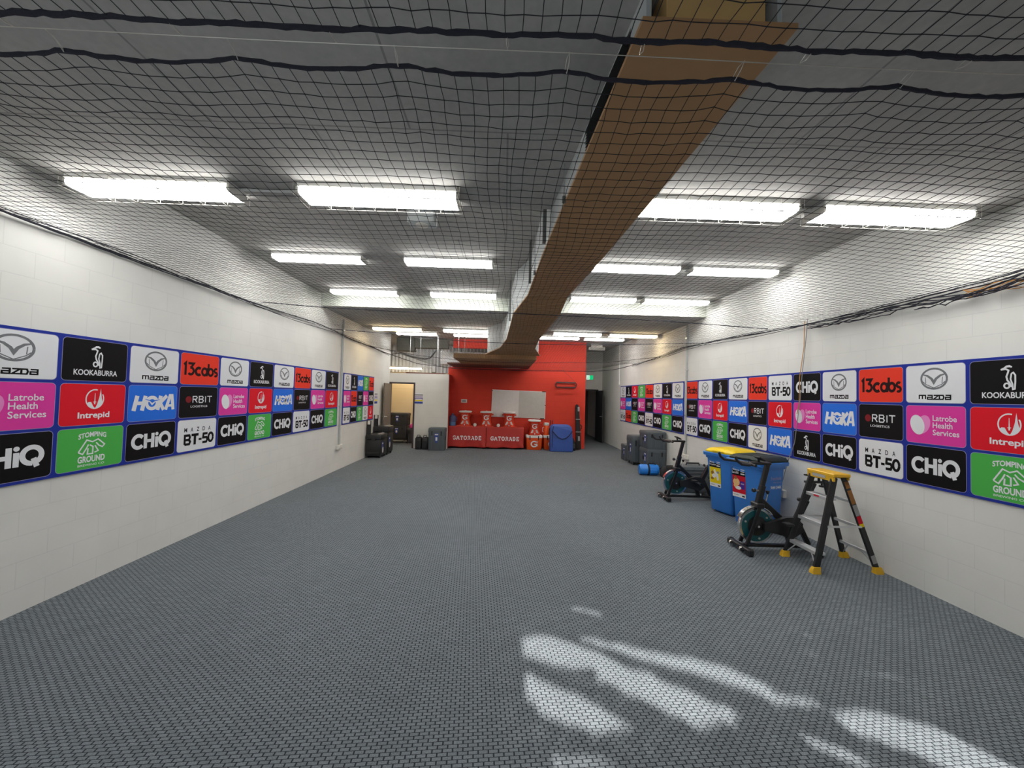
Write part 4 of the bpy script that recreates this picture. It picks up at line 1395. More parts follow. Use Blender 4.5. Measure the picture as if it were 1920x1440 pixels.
ch = chest('orange ice chest with white lid holding up a drink dispenser', 1.02, 12.70)
dup(ch, 'orange ice chest half hidden behind the royal blue bag', (1.60, 12.80, 0))
t = thing('tall_drink_jug', 'tall orange jug with white cap on the half hidden ice chest', 'jug', (1.43, 12.76, 0.466))
b = MB(); b.lathe([(0.08, 0), (0.092, 0.01), (0.09, 0.30), (0.07, 0.33)], 'gorange', 20); b.build('body', t)
b = MB(); b.lathe([(0.088, 0.32), (0.09, 0.33), (0.088, 0.40), (0.06, 0.41)], 'white', 20); b.build('cap', t)
b = MB(); b.tube([(-0.085, -0.03, 0.26), (-0.125, -0.04, 0.25), (-0.125, -0.04, 0.12), (-0.085, -0.03, 0.1)], 0.009, 'white', 6); b.build('handle', t)
# water jug and paper cups
t = thing('water_jug', 'large tinted blue water jug at the left table end', 'jug', (-1.665, 12.72, 0.708))
b = MB()
b.lathe([(0.10, 0.13), (0.108, 0.15), (0.104, 0.19), (0.108, 0.21), (0.104, 0.25), (0.108, 0.27), (0.10, 0.31), (0.05, 0.355), (0.03, 0.36)], 'jug', 24); b.build('body', t)
b = MB(); b.lathe([(0.098, 0), (0.108, 0.012), (0.104, 0.06), (0.108, 0.08), (0.10, 0.13)], 'jugwater', 24); b.build('water_fill', t, label='pale blue water in the lower part')
b = MB(); b.lathe([(0.03, 0.36), (0.033, 0.362), (0.033, 0.40), (0.028, 0.405)], 'jug', 16); b.build('cap', t)
b = MB(); b.tube([(0.10, -0.03, 0.28), (0.135, -0.03, 0.27), (0.135, -0.03, 0.16), (0.10, -0.03, 0.15)], 0.010, 'jug', 6); b.build('handle', t)
for x, lab in ((-0.925, 'small white tub on the table between left and middle dispensers'), (-0.16, 'small white tub on the table between middle and right dispensers')):
    t = thing('white_tub', lab, 'tub', (x, 12.66, 0.707), group='white tubs')
    T = Matrix.Translation((0, 0, 0.052)) @ Matrix.Rotation(R(90), 4, 'X')
    b = MB(); b.lathe([(0.048, -0.05), (0.052, 0.03), (0.052, 0.04)], 'ltext', 20, T); b.build('tub_body', t)
    b = MB(); b.lathe([(0.055, 0.04), (0.055, 0.055), (0.045, 0.06)], 'offwhite', 20, T); b.build('lid', t)
# red trays the dispensers stand behind
for x0, x1, lab in ((-1.52, -0.99, 'low red tray in front of the left dispenser'), (-0.82, -0.30, 'low red tray in front of the middle dispenser'), (-0.05, 0.44, 'low red tray in front of the right dispenser')):
    b = MB(); b.box((x0, 12.545, 0.7095), (x1, 12.555, 0.735), 'gred', 0.003); b.box((x0, 12.545, 0.7085), (x1, 12.565, 0.7125), 'gred'); tag(b.build('drip_tray', smooth=False), lab, 'tray', 'drip trays')

# blue kit bag
t = thing('kit_bag', 'large royal blue kit bag with black trim by red wall', 'bag', (1.87, 12.34, 0))
b = MB()
b.loft([(0, 0, 0, 0.36, 0.10, 0.04), (0.02, 0, 0.01, 0.375, 0.13, 0.05), (0.35, 0, 0.03, 0.372, 0.14, 0.06), (0.62, -0.015, 0.05, 0.365, 0.13, 0.06), (0.78, -0.02, 0.06, 0.345, 0.11, 0.06), (0.845, -0.03, 0.065, 0.28, 0.08, 0.06), (0.86, -0.03, 0.065, 0.22, 0.05, 0.04)], 'bagblue')
b.build('body', t)
b = MB()
pts = [(-0.29, 0.64), (-0.12, 0.46), (0.0, 0.405), (0.12, 0.425), (0.23, 0.52), (0.335, 0.66)]
b.add([(x, -0.108 + 0.05 * (z - 0.4) - 0.012, z) for x, z in pts] + [(0.30, -0.075, 0.80), (-0.25, -0.075, 0.80)], [tuple(range(8))], 'bagblue')
b.build('flap', t, smooth=False)
b = MB(); b.tube([(x, -0.112 + 0.05 * (z - 0.4) - 0.012, z) for x, z in pts], 0.011, 'blackf', 6); b.build('flap_piping', t)
b = MB(); b.tube([(-0.3, -0.105, 0.03), (-0.3, -0.118, 0.35), (-0.295, -0.09, 0.64), (-0.26, -0.05, 0.80)], 0.010, 'blackf', 6); b.build('side_piping', t)
b = MB(); b.tube([(-0.34, 0.12, 0.60), (-0.345, 0.12, 0.985), (-0.27, 0.12, 0.985), (-0.275, 0.12, 0.60)], 0.012, 'black', 6); b.build('trolley_handle', t)
b = MB(); b.box((-0.40, -0.01, 0.52), (-0.35, 0.05, 0.72), 'blackf', 0.01); b.build('strap', t)
# long black bag leaning on the wall and the dark bag beside the blue one
t = thing('long_black_bag', 'long slim black bag leaning upright on the red wall', 'bag', (2.50, 12.72, 0))
T = Matrix.Rotation(R(-9), 4, 'X')
b = MB(); b.loft([(0.03, 0, 0, 0.075, 0.05, 0.03), (0.05, 0, 0, 0.088, 0.06, 0.03), (0.5, 0, 0, 0.08, 0.055, 0.03), (0.9, -0.01, 0, 0.072, 0.05, 0.03), (1.30, -0.02, 0, 0.07, 0.045, 0.03), (1.45, -0.025, 0, 0.06, 0.04, 0.03), (1.51, -0.03, 0, 0.035, 0.025, 0.02)], 'blackf', T); b.build('body', t)
for z, k in ((1.28, 's_grey'), (0.30, 's_grey')):
    b = MB(); b.box((-0.015, -0.066, z), (0.045, -0.05, z + 0.15), k, 0.004, T); b.build('patch', t, smooth=False)
for z in (0.58, 1.0):
    b = MB(); b.box((-0.083, -0.063, z), (0.083, 0.063, z + 0.025), 's_grey', 0.006, T); b.build('strap', t, smooth=False)
b = MB(); b.tube([(0.075, -0.02, 0.68), (0.12, -0.02, 0.72), (0.12, -0.02, 0.80), (0.07, -0.02, 0.84)], 0.012, 'blackf', 6, T=T); b.build('handle', t)
t = thing('black_backpack', 'small black backpack squeezed between blue bag and long bag', 'bag', (2.29, 12.64, 0))
b = MB(); b.loft([(0, 0, 0, 0.08, 0.10, 0.04), (0.06, 0, 0, 0.10, 0.12, 0.05), (0.26, 0, 0, 0.09, 0.10, 0.05), (0.40, -0.02, 0.02, 0.05, 0.05, 0.03)], 'blackf'); b.build('body', t)
b = MB(); b.box((-0.05, -0.125, 0.08), (0.06, -0.10, 0.22), 'casedark', 0.01); b.build('pocket', t)

# ------------------------------------------------------------------ crates
def crate(name, label, x, y, z, sx, sy, sz, k, faces=('f',), group=None, rz=0.0, wheels=0.0):
    """moulded plastic crate: body, lid, latches, handle, blue label; faces say where the label sits"""
    t = thing(name, label, 'crate', (x, y, z), rz, group)
    zb = wheels
    hx, hy = sx / 2, sy / 2
    b = MB()
    b.loft([(zb, 0, 0, hx * 0.93, hy * 0.93, 0.02), (zb + 0.012, 0, 0, hx * 0.95, hy * 0.95, 0.025), (sz * 0.80, 0, 0, hx * 0.97, hy * 0.97, 0.025)], k)
    for u in (-0.62, -0.25, 0.25, 0.62):
        b.box((u * hx - 0.012, -hy * 0.985, zb + 0.02), (u * hx + 0.012, -hy * 0.93, sz * 0.76), k, 0.004)
        b.box((-hx * 0.985, u * hy - 0.012, zb + 0.02), (-hx * 0.93, u * hy + 0.012, sz * 0.76), k, 0.004)
        b.box((hx * 0.93, u * hy - 0.012, zb + 0.02), (hx * 0.985, u * hy + 0.012, sz * 0.76), k, 0.004)
    b.build('body', t)
    b = MB()
    b.loft([(sz * 0.80, 0, 0, hx * 0.99, hy * 0.99, 0.03), (sz * 0.83, 0, 0, hx, hy, 0.03), (sz * 0.955, 0, 0, hx * 0.99, hy * 0.99, 0.03), (sz, 0, 0, hx * 0.93, hy * 0.93, 0.03)], k)
    b.build('lid', t)
    for u in (-0.55, 0.55):
        b = MB(); b.box((u * hx - 0.018, -hy * 1.02, sz * 0.66), (u * hx + 0.018, -hy * 0.96, sz * 0.86), 'black', 0.005); b.build('latch', t)
    b = MB(); b.box((-hx * 1.02, -0.05, sz * 0.45), (-hx * 0.96, 0.05, sz * 0.62), 'black', 0.006); b.build('handle', t)
    b = MB(); b.box((hx * 0.96, -0.05, sz * 0.45), (hx * 1.02, 0.05, sz * 0.62), 'black', 0.006); b.build('handle', t)
    for f in faces:
        b = MB()
        if f == 'f':
            T = front(-hy * 0.99) @ Matrix.Translation((0, sz * 0.55, 0.001))
        elif f == 'l':
            T = Matrix(((0, 0, -1, -hx * 0.99), (-1, 0, 0, -hy * 0.42), (0, 1, 0, sz * 0.55), (0, 0, 0, 1))) @ Matrix.Translation((0, 0, 0.001))
        else:
            T = Matrix(((0, 0, 1, hx * 0.99), (1, 0, 0, -hy * 0.3), (0, 1, 0, sz * 0.5), (0, 0, 0, 1))) @ Matrix.Translation((0, 0, 0.001))
        p = Print(b, T, 0.0, 0.001)
        w_, h_ = 0.062, min(0.15, sz * 0.26)
        p.poly([(-w_, h_), (w_, h_), (w_ * 0.85, -h_ * 0.4), (w_ * 0.2, -h_), (-w_ * 0.2, -h_), (-w_ * 0.85, -h_ * 0.4)], 'labelblue', 0)
        p.rect(-w_ * 0.8, h_ * 0.62, w_ * 0.8, h_ * 0.85, 'ltext', 1)
        p.rrect(w_ * 0.45, h_ * 0.36, 0.008, 'ltext', 1, 0, -h_ * 0.15)
        b.build('blue_label', t, smooth=False)
    if wheels:
        for ux in (-1, 1):
            for uy in (-1, 1):
                b = MB(); T = Matrix.Translation((ux * hx * 0.72, uy * hy * 0.72, wheels * 0.5)) @ Matrix.Rotation(R(90), 4, 'Y')
                b.lathe([(wheels * 0.48, -0.014), (wheels * 0.5, 0), (wheels * 0.48, 0.014)], 'blackm', 16, T)
                b.box((ux * hx * 0.72 - 0.02, uy * hy * 0.72 - 0.02, wheels * 0.5), (ux * hx * 0.72 + 0.02, uy * hy * 0.72 + 0.02, zb + 0.005), 'darksteel')
                b.build('caster', t)
    return t


# right wall pile
crate('storage_crate', 'grey crate at the bottom of the front stack under right sponsor board', 3.755, 9.62, 0.0, 0.46, 0.62, 0.53, 'casegrey', ('l',), 'slate grey crates', wheels=0.09)
crate('storage_crate', 'grey crate on top of the front stack under right sponsor board', 3.755, 9.62, 0.53, 0.47, 0.62, 0.42, 'casegrey', ('l',), 'slate grey crates')
crate('storage_crate', 'tall grey crate on casters just behind the front crate stack', 3.62, 10.32, 0.0, 0.44, 0.50, 0.76, 'casegrey', ('l',), 'slate grey crates', wheels=0.09)
crate('storage_crate', 'lowest small grey crate, last in line along right wall', 3.64, 10.98, 0.0, 0.40, 0.44, 0.44, 'casegrey', ('l',), 'slate grey crates')
# hard case behind the far bike
t = thing('hard_case', 'ridged grey hard case behind the far exercise bike', 'case', (3.69, 7.42, 0))
b = MB()
b.box((-0.27, -0.19, 0), (0.27, 0.19, 0.25), 'casegrey', 0.03, seg=2)
b.build('lower_shell', t)
b = MB(); b.box((-0.27, -0.19, 0.255), (0.27, 0.19, 0.49), 'casegrey', 0.03, seg=2)
for z in (0.30, 0.36, 0.42):
    b.box((-0.24, -0.203, z), (0.24, -0.185, z + 0.03), 'casegrey', 0.006)
b.build('upper_shell', t)
b = MB(); b.tube([(-0.13, 0, 0.485), (-0.12, 0, 0.53), (0.12, 0, 0.53), (0.13, 0, 0.485)], 0.014, 'black', 8); b.build('handle', t)
for x in (-0.16, 0.16):
    b = MB(); b.box((x - 0.03, -0.21, 0.21), (x + 0.03, -0.185, 0.30), 'darksteel', 0.005); b.build('latch', t)
# blue water bag and black duffel in front of the crates
t = thing('water_bag', 'bright blue cylinder training bag lying in front of grey crates', 'training bag', (3.40, 8.86, 0.122), R(-4))
T = Matrix.Rotation(R(90), 4, 'Y')
b = MB(); b.lathe([(0.05, -0.24), (0.10, -0.232), (0.12, -0.20), (0.122, 0.0), (0.12, 0.16), (0.11, 0.19)], 'aquablue', 28, T); b.build('body', t)
b = MB(); b.lathe([(0.127, -0.06), (0.127, -0.02)], 'blackf', 28, T); b.build('band', t)
b = MB(); b.tube([(-0.04, -0.02, 0.125), (-0.01, -0.02, 0.145), (0.10, -0.02, 0.145), (0.13, -0.02, 0.12)], 0.012, 'blackf', 6); b.box((-0.02, -0.135, -0.06), (0.14, -0.105, 0.02), 'aquablue', 0.01); b.build('handle', t)
t = thing('black_duffel', 'slumped black duffel bag beside the bright blue cylinder bag', 'bag', (3.755, 8.66, 0), R(-8))
b = MB(); b.loft([(0, 0, 0, 0.15, 0.12, 0.05), (0.03, 0, 0, 0.17, 0.14, 0.06), (0.14, 0, 0, 0.165, 0.14, 0.06), (0.22, 0.01, 0, 0.12, 0.10, 0.05), (0.25, 0.01, 0, 0.07, 0.05, 0.03)], 'blackf'); b.build('body', t)
b = MB(); b.tube([(-0.08, -0.1, 0.2), (-0.06, -0.09, 0.27), (0.06, -0.09, 0.28), (0.09, -0.1, 0.2)], 0.009, 'blackf', 6); b.build('handle', t)

# left wall: two wheeled trunks with pull handles
def trunk(label, x, y, sx, sy, sz, hz):
    t = thing('wheeled_trunk', label, 'case', (x, y, 0), group='black wheeled trunks')
    hx, hy = sx / 2, sy / 2
    b = MB(); b.box((-hx, -hy, 0.05), (hx, hy, sz * 0.78), 'black', 0.02, seg=2)
    b.box((-hx * 0.8, -hy - 0.012, 0.10), (hx * 0.8, -hy + 0.01, 0.16), 'black', 0.005)
    b.build('body', t)
    b = MB(); b.box((-hx - 0.008, -hy - 0.008, sz * 0.785), (hx + 0.008, hy + 0.008, sz), 'black', 0.025, seg=2); b.box((-0.05, -hy - 0.02, sz * 0.74), (0.05, -hy + 0.005, sz * 0.86), 'black', 0.006); b.build('lid', t)
    b = MB(); b.box((hx * 0.4, -hy * 0.8, sz + 0.0), (hx * 0.7, hy * 0.8, sz + 0.012), 's_grey', 0.004); b.build('trim_strip', t)
    for ux in (-1, 1):
        b = MB(); b.lathe([(0.05, -0.018), (0.052, 0), (0.05, 0.018)], 'blackm', 16, Matrix.Translation((ux * hx * 0.8, hy * 0.75, 0.052)) @ Matrix.Rotation(R(90), 4, 'Y')); b.build('wheel', t)
        b = MB(); b.box((ux * hx * 0.8 - 0.02, -hy * 0.85, 0), (ux * hx * 0.8 + 0.02, -hy * 0.65, 0.055), 'black', 0.004); b.build('foot', t)
    b = MB()
    xx = -hx * 0.72
    b.tube([(xx - 0.05, -hy * 0.86, sz * 0.8), (xx - 0.05, -hy * 0.86, hz), (xx + 0.05, -hy * 0.86, hz), (xx + 0.05, -hy * 0.86, sz * 0.8)], 0.014, 'black', 8)
    b.box((xx - 0.05, -hy * 0.88, sz), (xx + 0.05, -hy * 0.84, hz - 0.10), 'black')
    b.build('pull_handle', t)
    b = MB(); p = Print(b, Matrix(((0, 0, 1, hx + 0.001), (1, 0, 0, -hy * 0.45), (0, 1, 0, sz * 0.42), (0, 0, 0, 1))), 0.001, 0.001)
    p.rect(-0.06, -0.02, 0.06, 0.16, 'labelblue'); p.ell(0.03, -0.06, 0.06, 0.08, 'ltext', 1); p.rect(-0.045, 0.10, 0.045, 0.13, 'ltext', 1)
    b.build('sticker', t, smooth=False)
    return t


trunk('black wheeled trunk on the left, the nearer and lower of two', -3.42, 10.55, 0.40, 0.55, 0.62, 0.98)
trunk('black wheeled trunk on the left, the taller one behind', -3.42, 11.12, 0.42, 0.50, 0.79, 1.10)
# inside the store
t = thing('crate_dolly', 'low black wheeled dolly under the crate stack in store room', 'dolly', (-3.70, 13.72, 0))
b = MB(); b.box((-0.36, -0.25, 0.10), (0.36, 0.25, 0.19), 'black', 0.01); b.build('deck', t)
for ux in (-1, 1):
    for uy in (-1, 1):
        b = MB(); b.lathe([(0.045, -0.015), (0.05, 0), (0.045, 0.015)], 's_grey' if (ux, uy) == (1, -1) else 'blackm', 16, Matrix.Translation((ux * 0.28, uy * 0.2, 0.05)) @ Matrix.Rotation(R(90), 4, 'Y')); b.box((ux * 0.28 - 0.02, uy * 0.2 - 0.02, 0.05), (ux * 0.28 + 0.02, uy * 0.2 + 0.02, 0.105), 'darksteel'); b.build('caster', t)
crate('storage_crate', 'dark crate at the bottom of the store room stack, on dolly', -3.70, 13.72, 0.19, 0.70, 0.50, 0.405, 'casedark', ('f',), 'dark crates in the store room')
crate('storage_crate', 'dark crate on top of the stack inside the store doorway', -3.69, 13.72, 0.595, 0.72, 0.50, 0.44, 'casedark', ('f',), 'dark crates in the store room')
crate('storage_crate', 'small dark crate with a pink ball on it in store room', -3.19, 13.66, 0.0, 0.28, 0.36, 0.50, 'casedark', (), 'dark crates in the store room')
t = thing('pink_helmet', 'bright pink ball shaped helmet on a small dark crate', 'helmet', (-3.19, 13.64, 0.50))
b = MB(); b.lathe([(0.07, 0.0), (0.095, 0.03), (0.10, 0.08), (0.085, 0.13), (0.05, 0.16), (0.012, 0.17)], 'pink', 20); b.build('shell', t)
b = MB(); b.box((-0.07, -0.125, 0.03), (0.07, -0.08, 0.045), 'pink', 0.004); b.build('visor', t)
# jerry cans and grey bin by the partition
def jerry(label, x):
    t = thing('jerry_can', label, 'jerry can', (x, 12.12, 0), group='black jerry cans')
    b = MB(); b.box((-0.092, -0.10, 0), (0.092, 0.12, 0.36), 'black', 0.02, seg=2); b.box((-0.06, -0.108, 0.06), (0.06, -0.095, 0.28), 'black', 0.006); b.build('body', t)
    b = MB(); b.box((-0.085, -0.02, 0.345), (0.085, 0.05, 0.385), 'black', 0.012); b.tube([(-0.06, 0.015, 0.37), (-0.05, 0.015, 0.43), (0.03, 0.015, 0.43), (0.05, 0.015, 0.37)], 0.013, 'black', 8); b.build('handle', t)
    b = MB(); b.lathe([(0.03, 0.355), (0.03, 0.395), (0.025, 0.40)], 'blackm', 14, Matrix.Translation((0.035, -0.06, 0))); b.build('cap', t)


jerry('black jerry can nearest the store doorway', -2.625)
jerry('black jerry can beside the tall grey bin', -2.42)
crate('tall_crate', 'tall slate grey crate between jerry cans and red covered table', -2.035, 12.06, 0.0, 0.52, 0.38, 0.69, 'casegrey', ('f',))


# ------------------------------------------------------------------ wheelie bins
def wheelie(label, x, y, rz, lidk, sticker):
    t = thing('wheelie_bin', label, 'bin', (x, y, 0), rz, group='blue wheelie bins')
    t.scale = (1.06, 1.06, 1.1)
    b = MB()
    b.loft([(0.03, 0, 0, 0.17, 0.175, 0.03), (0.045, 0, 0, 0.18, 0.185, 0.04), (0.50, -0.005, 0, 0.205, 0.205, 0.04), (0.76, -0.01, 0, 0.222, 0.22, 0.04), (0.765, -0.01, 0, 0.235, 0.235, 0.04), (0.80, -0.012, 0, 0.24, 0.24, 0.045), (0.805, -0.012, 0, 0.262, 0.262, 0.05), (0.845, -0.012, 0, 0.268, 0.268, 0.05), (0.85, -0.012, 0, 0.262, 0.262, 0.05)], 'binblue')
    b.box((-0.12, -0.15, 0.0), (0.02, 0.15, 0.05), 'binblue', 0.01)
    b.build('body', t)
    b = MB()
    b.loft([(0.853, 0.012, 0, 0.252, 0.252, 0.05), (0.872, 0.012, 0, 0.252, 0.252, 0.05), (0.902, 0.015, 0, 0.22, 0.215, 0.05), (0.912, 0.015, 0, 0.19, 0.18, 0.05)], lidk)
    for yy in (-0.1, 0.0, 0.1):
        b.box((-0.17, yy - 0.018, 0.90), (0.18, yy + 0.018, 0.916), lidk, 0.005)
    b.tube([(-0.235, -0.09, 0.866), (-0.265, -0.08, 0.878), (-0.265, 0.08, 0.878), (-0.235, 0.09, 0.866)], 0.010, lidk, 8)
    b.build('lid', t)
    b = MB()
    b.tube([(0.245, -0.16, 0.83), (0.31, -0.16, 0.875), (0.31, 0.16, 0.875), (0.245, 0.16, 0.83)], 0.015, 'blackm', 8)
    b.build('grab_handle', t)
    for s in (-1, 1):
        b = MB(); b.lathe([(0.085, -0.02), (0.09, -0.012), (0.09, 0.012), (0.085, 0.02), (0.03, 0.022)], 'blackm', 20, Matrix.Translation((0.15, s * 0.215, 0.09)) @ Matrix.Rotation(R(90), 4, 'X')); b.build('wheel', t)
    b = MB(); b.tube([(0.15, -0.215, 0.09), (0.15, 0.215, 0.09)], 0.012, 'steel', 8); b.build('axle', t)
    # sticker on the front (-x) face: the face leans outward towards the top
    ang = math.atan2(0.037, 0.70)
    b = MB()
    T = Matrix.Translation((-0.2125, 0.07 if sticker == 'y' else 0.095, 0.555)) @ Matrix.Rotation(ang, 4, 'Y').inverted() @ Matrix(((0, 0, -1), (-1, 0, 0), (0, 1, 0))).to_4x4()
    p = Print(b, T, 0.006, 0.0008)
    w_, h_ = 0.095, 0.19
    p.rect(-w_, -h_, w_, h_, 'ltext', 0)
    p.rect(-w_, h_ * 0.45, w_, h_, 'p_black', 1)
    p.rect(-w_, -h_ * 0.72, w_, h_ * 0.45, 's_yellow' if sticker == 'y' else 's_red', 1)
    if sticker == 'y':
        p.text('Mixed', -0.052, h_ * 0.83, 0.075, 0.026, 'ltext', 2, 0.02); p.text('Recycling', -0.038, h_ * 0.64, 0.11, 0.032, 'ltext', 2, 0.02)
        p.stroke([(-0.01, 0.06), (0.0, 0.02), (0.035, -0.02), (0.05, -0.09)], [0.018, 0.03, 0.045, 0.03], 'ltext', 2)
        p.ell(-0.045, 0.005, 0.024, 0.028, 's_brown', 2); p.ell(-0.05, -0.075, 0.026, 0.02, 's_brown', 2); p.ell(0.05, 0.02, 0.024, 0.018, 's_grey', 2); p.ell(-0.02, -0.035, 0.03, 0.03, 'ltext', 3)
    else:
        p.text('Waste to', -0.042, h_ * 0.83, 0.095, 0.026, 'ltext', 2, 0.02); p.text('Landfill', -0.048, h_ * 0.64, 0.09, 0.030, 'ltext', 2, 0.02)
        p.rrect(0.035, 0.05, 0.01, 's_purple', 2, 0.05, -0.03); p.ell(-0.035, 0.0, 0.048, 0.05, 's_peach', 2); p.ell(-0.045, 0.055, 0.022, 0.02, 's_brown', 3); p.ell(-0.01, -0.07, 0.045, 0.022, 'ltext', 3); p.ell(-0.05, -0.045, 0.026, 0.026, 's_peach', 3); p.rect(0.03, -0.02, 0.075, -0.005, 'p_lilac', 3)
    p.rect(w_ * 0.30, h_ * 0.55, w_ * 0.9, h_ * 0.64, 'ltext', 2); p.rect(w_ * 0.30, h_ * 0.72, w_ * 0.9, h_ * 0.77, 'ltext', 2); p.rect(w_ * 0.30, h_ * 0.85, w_ * 0.9, h_ * 0.90, 'ltext', 2)
    p.rect(-w_ * 0.85, -h_ * 0.88, -w_ * 0.1, -h_ * 0.84, 's_grey', 1); p.rect(w_ * 0.45, -h_ * 0.93, w_ * 0.85, -h_ * 0.84, 'p_black', 1)
    b.build('front_sticker', t, smooth=False)
    b = MB()
    T = Matrix.Translation((0, -0.207, 0.52)) @ Matrix.Rotation(math.atan2(0.045, 0.70), 4, 'X') @ front(0)
    p = Print(b, T, 0.006, 0.0005)
    p.text('Frenchamb', 0.045, 0.135, 0.19, 0.045, 'p_lilac', 0, 0.01); p.text('Waste Services', 0.065, 0.085, 0.15, 0.022, 'p_lilac', 0, 0.0); p.text('9444 3444', 0.045, 0.022, 0.19, 0.045, 'ltext', 0, 0.02)
    b.build('side_lettering', t, smooth=False)
    return t


wheelie('blue wheelie bin with a yellow lid and yellow sticker', 3.59, 6.02, R(20), 'lidyellow', 'y')
wheelie('blue wheelie bin with a dark green lid and red sticker', 3.59, 5.37, R(20), 'lidgreen', 'r')


# ------------------------------------------------------------------ exercise bikes
def spin_bike(label, loc):
    t = thing('exercise_bike', label, 'exercise bike', loc, 0, group='black spin bikes')
    k = 'blackm'
    P = lambda nm, fn, **kw: (lambda b: (fn(b), b.build(nm, t, **kw)))(MB())
    # stabilisers
    def stab(x):
        def f(b):
            b.box((x - 0.03, -0.205, 0.03), (x + 0.03, 0.205, 0.075), k, 0.012)
        return f
    P('stabiliser', stab(0.0)); P('stabiliser', stab(0.80))
    for x in (0.0, 0.80):
        for s in (-1, 1):
            P('foot_cap', lambda b: (b.box((x - 0.036, s * 0.185 - 0.03, 0.0), (x + 0.036, s * 0.185 + 0.03, 0.08), 'black', 0.014)))
    for s in (-1, 1):
        P('transport_wheel', lambda b: b.lathe([(0.028, -0.012), (0.03, 0), (0.028, 0.012)], 'chrome', 16, Matrix.Translation((-0.045, s * 0.10, 0.045)) @ Matrix.Rotation(R(90), 4, 'X')))
    P('base_rail', lambda b: b.beam((0.02, 0, 0.06), (0.80, 0, 0.055), 0.05, 0.035, k, bev=0.006))
    # fork, head tube, down tube, seat tube, rear stay
    def fork(b):
        for s in (-1, 1):
            b.beam((0.04, s * 0.062, 0.075), (0.20, s * 0.052, 0.52), 0.022, 0.045, k, bev=0.005)
        b.box((0.16, -0.07, 0.50), (0.25, 0.07, 0.56), k, 0.01)
    P('fork', fork)
    P('head_tube', lambda b: b.beam((0.20, 0, 0.50), (0.265, 0, 0.76), 0.055, 0.065, k, bev=0.008))
    P('down_tube', lambda b: b.beam((0.22, 0, 0.60), (0.60, 0, 0.26), 0.055, 0.07, k, bev=0.008))
    P('seat_tube', lambda b: b.beam((0.56, 0, 0.14), (0.79, 0, 0.60), 0.055, 0.07, k, bev=0.008))
    P('rear_stay', lambda b: (b.beam((0.66, 0, 0.40), (0.82, 0, 0.07), 0.045, 0.05, k, bev=0.006)))
    P('bottom_stay', lambda b: b.beam((0.57, 0, 0.20), (0.60, 0, 0.06), 0.05, 0.06, k, bev=0.006))
    # flywheel
    C = (0.185, 0, 0.29)
    TY = Matrix.Translation(C) @ Matrix.Rotation(R(90), 4, 'X')
    P('flywheel_rim', lambda b: b.lathe([(0.178, -0.022), (0.207, -0.024), (0.212, -0.012), (0.212, 0.012), (0.207, 0.024), (0.178, 0.022)], 'chrome', 44, TY))
    fl = P('flywheel', lambda b: b.lathe([(0.11, -0.028), (0.18, -0.026), (0.186, -0.02), (0.186, 0.02), (0.18, 0.026), (0.11, 0.028)], 'teal', 40, TY))[1]
    P('flywheel_hub', lambda b: b.lathe([(0.02, -0.05), (0.045, -0.045), (0.06, -0.034), (0.115, -0.031), (0.115, 0.031), (0.06, 0.034), (0.045, 0.045), (0.02, 0.05)], 'black', 32, TY))
    P('axle_nut', lambda b: b.tube([(C[0], -0.06, C[2]), (C[0], 0.06, C[2])], 0.013, 'chrome', 8))
    for a in (40, 160, 280):
        P('flywheel_spot', lambda b: b.lathe([(0.012, -0.032), (0.012, 0.032)], 'silver', 12, TY @ Matrix.Translation((0.148 * math.cos(R(a)), 0.148 * math.sin(R(a)), 0))))
    P('fender', lambda b: b.add([(C[0] + r_ * math.cos(R(a)), y, C[2] + r_ * math.sin(R(a))) for a in range(35, 156, 10) for r_, y in ((0.222, -0.03), (0.222, 0.03), (0.228, 0.03), (0.228, -0.03))],
                                [(4 * i + j, 4 * i + (j + 1) % 4, 4 * i + 4 + (j + 1) % 4, 4 * i + 4 + j) for i in range(12) for j in range(4)] + [(3, 2, 1, 0), (48, 49, 50, 51)], 'chrome'))
    # chain guard and cranks
    def guard(b):
        pts = [(0.24, 0.33), (0.50, 0.41), (0.60, 0.41), (0.69, 0.34), (0.68, 0.24), (0.58, 0.17), (0.24, 0.25)]
        b.prism(pts, 'black', 0.035, 0.085, Matrix(((1, 0, 0, 0), (0, 0, -1, 0), (0, 1, 0, 0), (0, 0, 0, 1))))
    P('chain_guard', guard, smooth=False)
    P('crank_hub', lambda b: b.tube([(0.60, -0.12, 0.29), (0.60, 0.11, 0.29)], 0.026, k, 12))
    for s in (-1, 1):
        cr = P('crank', lambda b: b.beam((0.60, s * 0.105, 0.29), (0.60 + s * 0.15, s * 0.115, 0.29 - s * 0.07), 0.016, 0.03, 'darksteel', bev=0.004))[1]
        b = MB(); b.box((0.60 + s * 0.15 - 0.045, s * 0.165 - 0.045, 0.29 - s * 0.07 - 0.014), (0.60 + s * 0.15 + 0.045, s * 0.165 + 0.045, 0.29 - s * 0.07 + 0.014), 'black', 0.006); b.tube([(0.60 + s * 0.15, s * 0.11, 0.29 - s * 0.07), (0.60 + s * 0.15, s * 0.15, 0.29 - s * 0.07)], 0.008, 'chrome', 8)
        b.build('pedal', cr)
    # handlebar
    P('handlebar_post', lambda b: b.beam((0.245, 0, 0.70), (0.325, 0, 1.02), 0.045, 0.05, k, bev=0.006))
    def bars(b):
        b.box((0.10, -0.04, 1.005), (0.35, 0.04, 1.035), k, 0.008)
        for s in (-1, 1):
            b.tube([(0.10, s * 0.02, 1.02), (0.06, s * 0.11, 1.02), (0.0, s * 0.165, 1.02), (-0.10, s * 0.175, 1.03), (-0.15, s * 0.17, 1.07), (-0.17, s * 0.165, 1.12)], 0.015, 'black', 8)
        b.tube([(0.05, -0.2, 1.02), (0.05, 0.2, 1.02)], 0.015, 'black', 8)
    P('handlebar', bars)
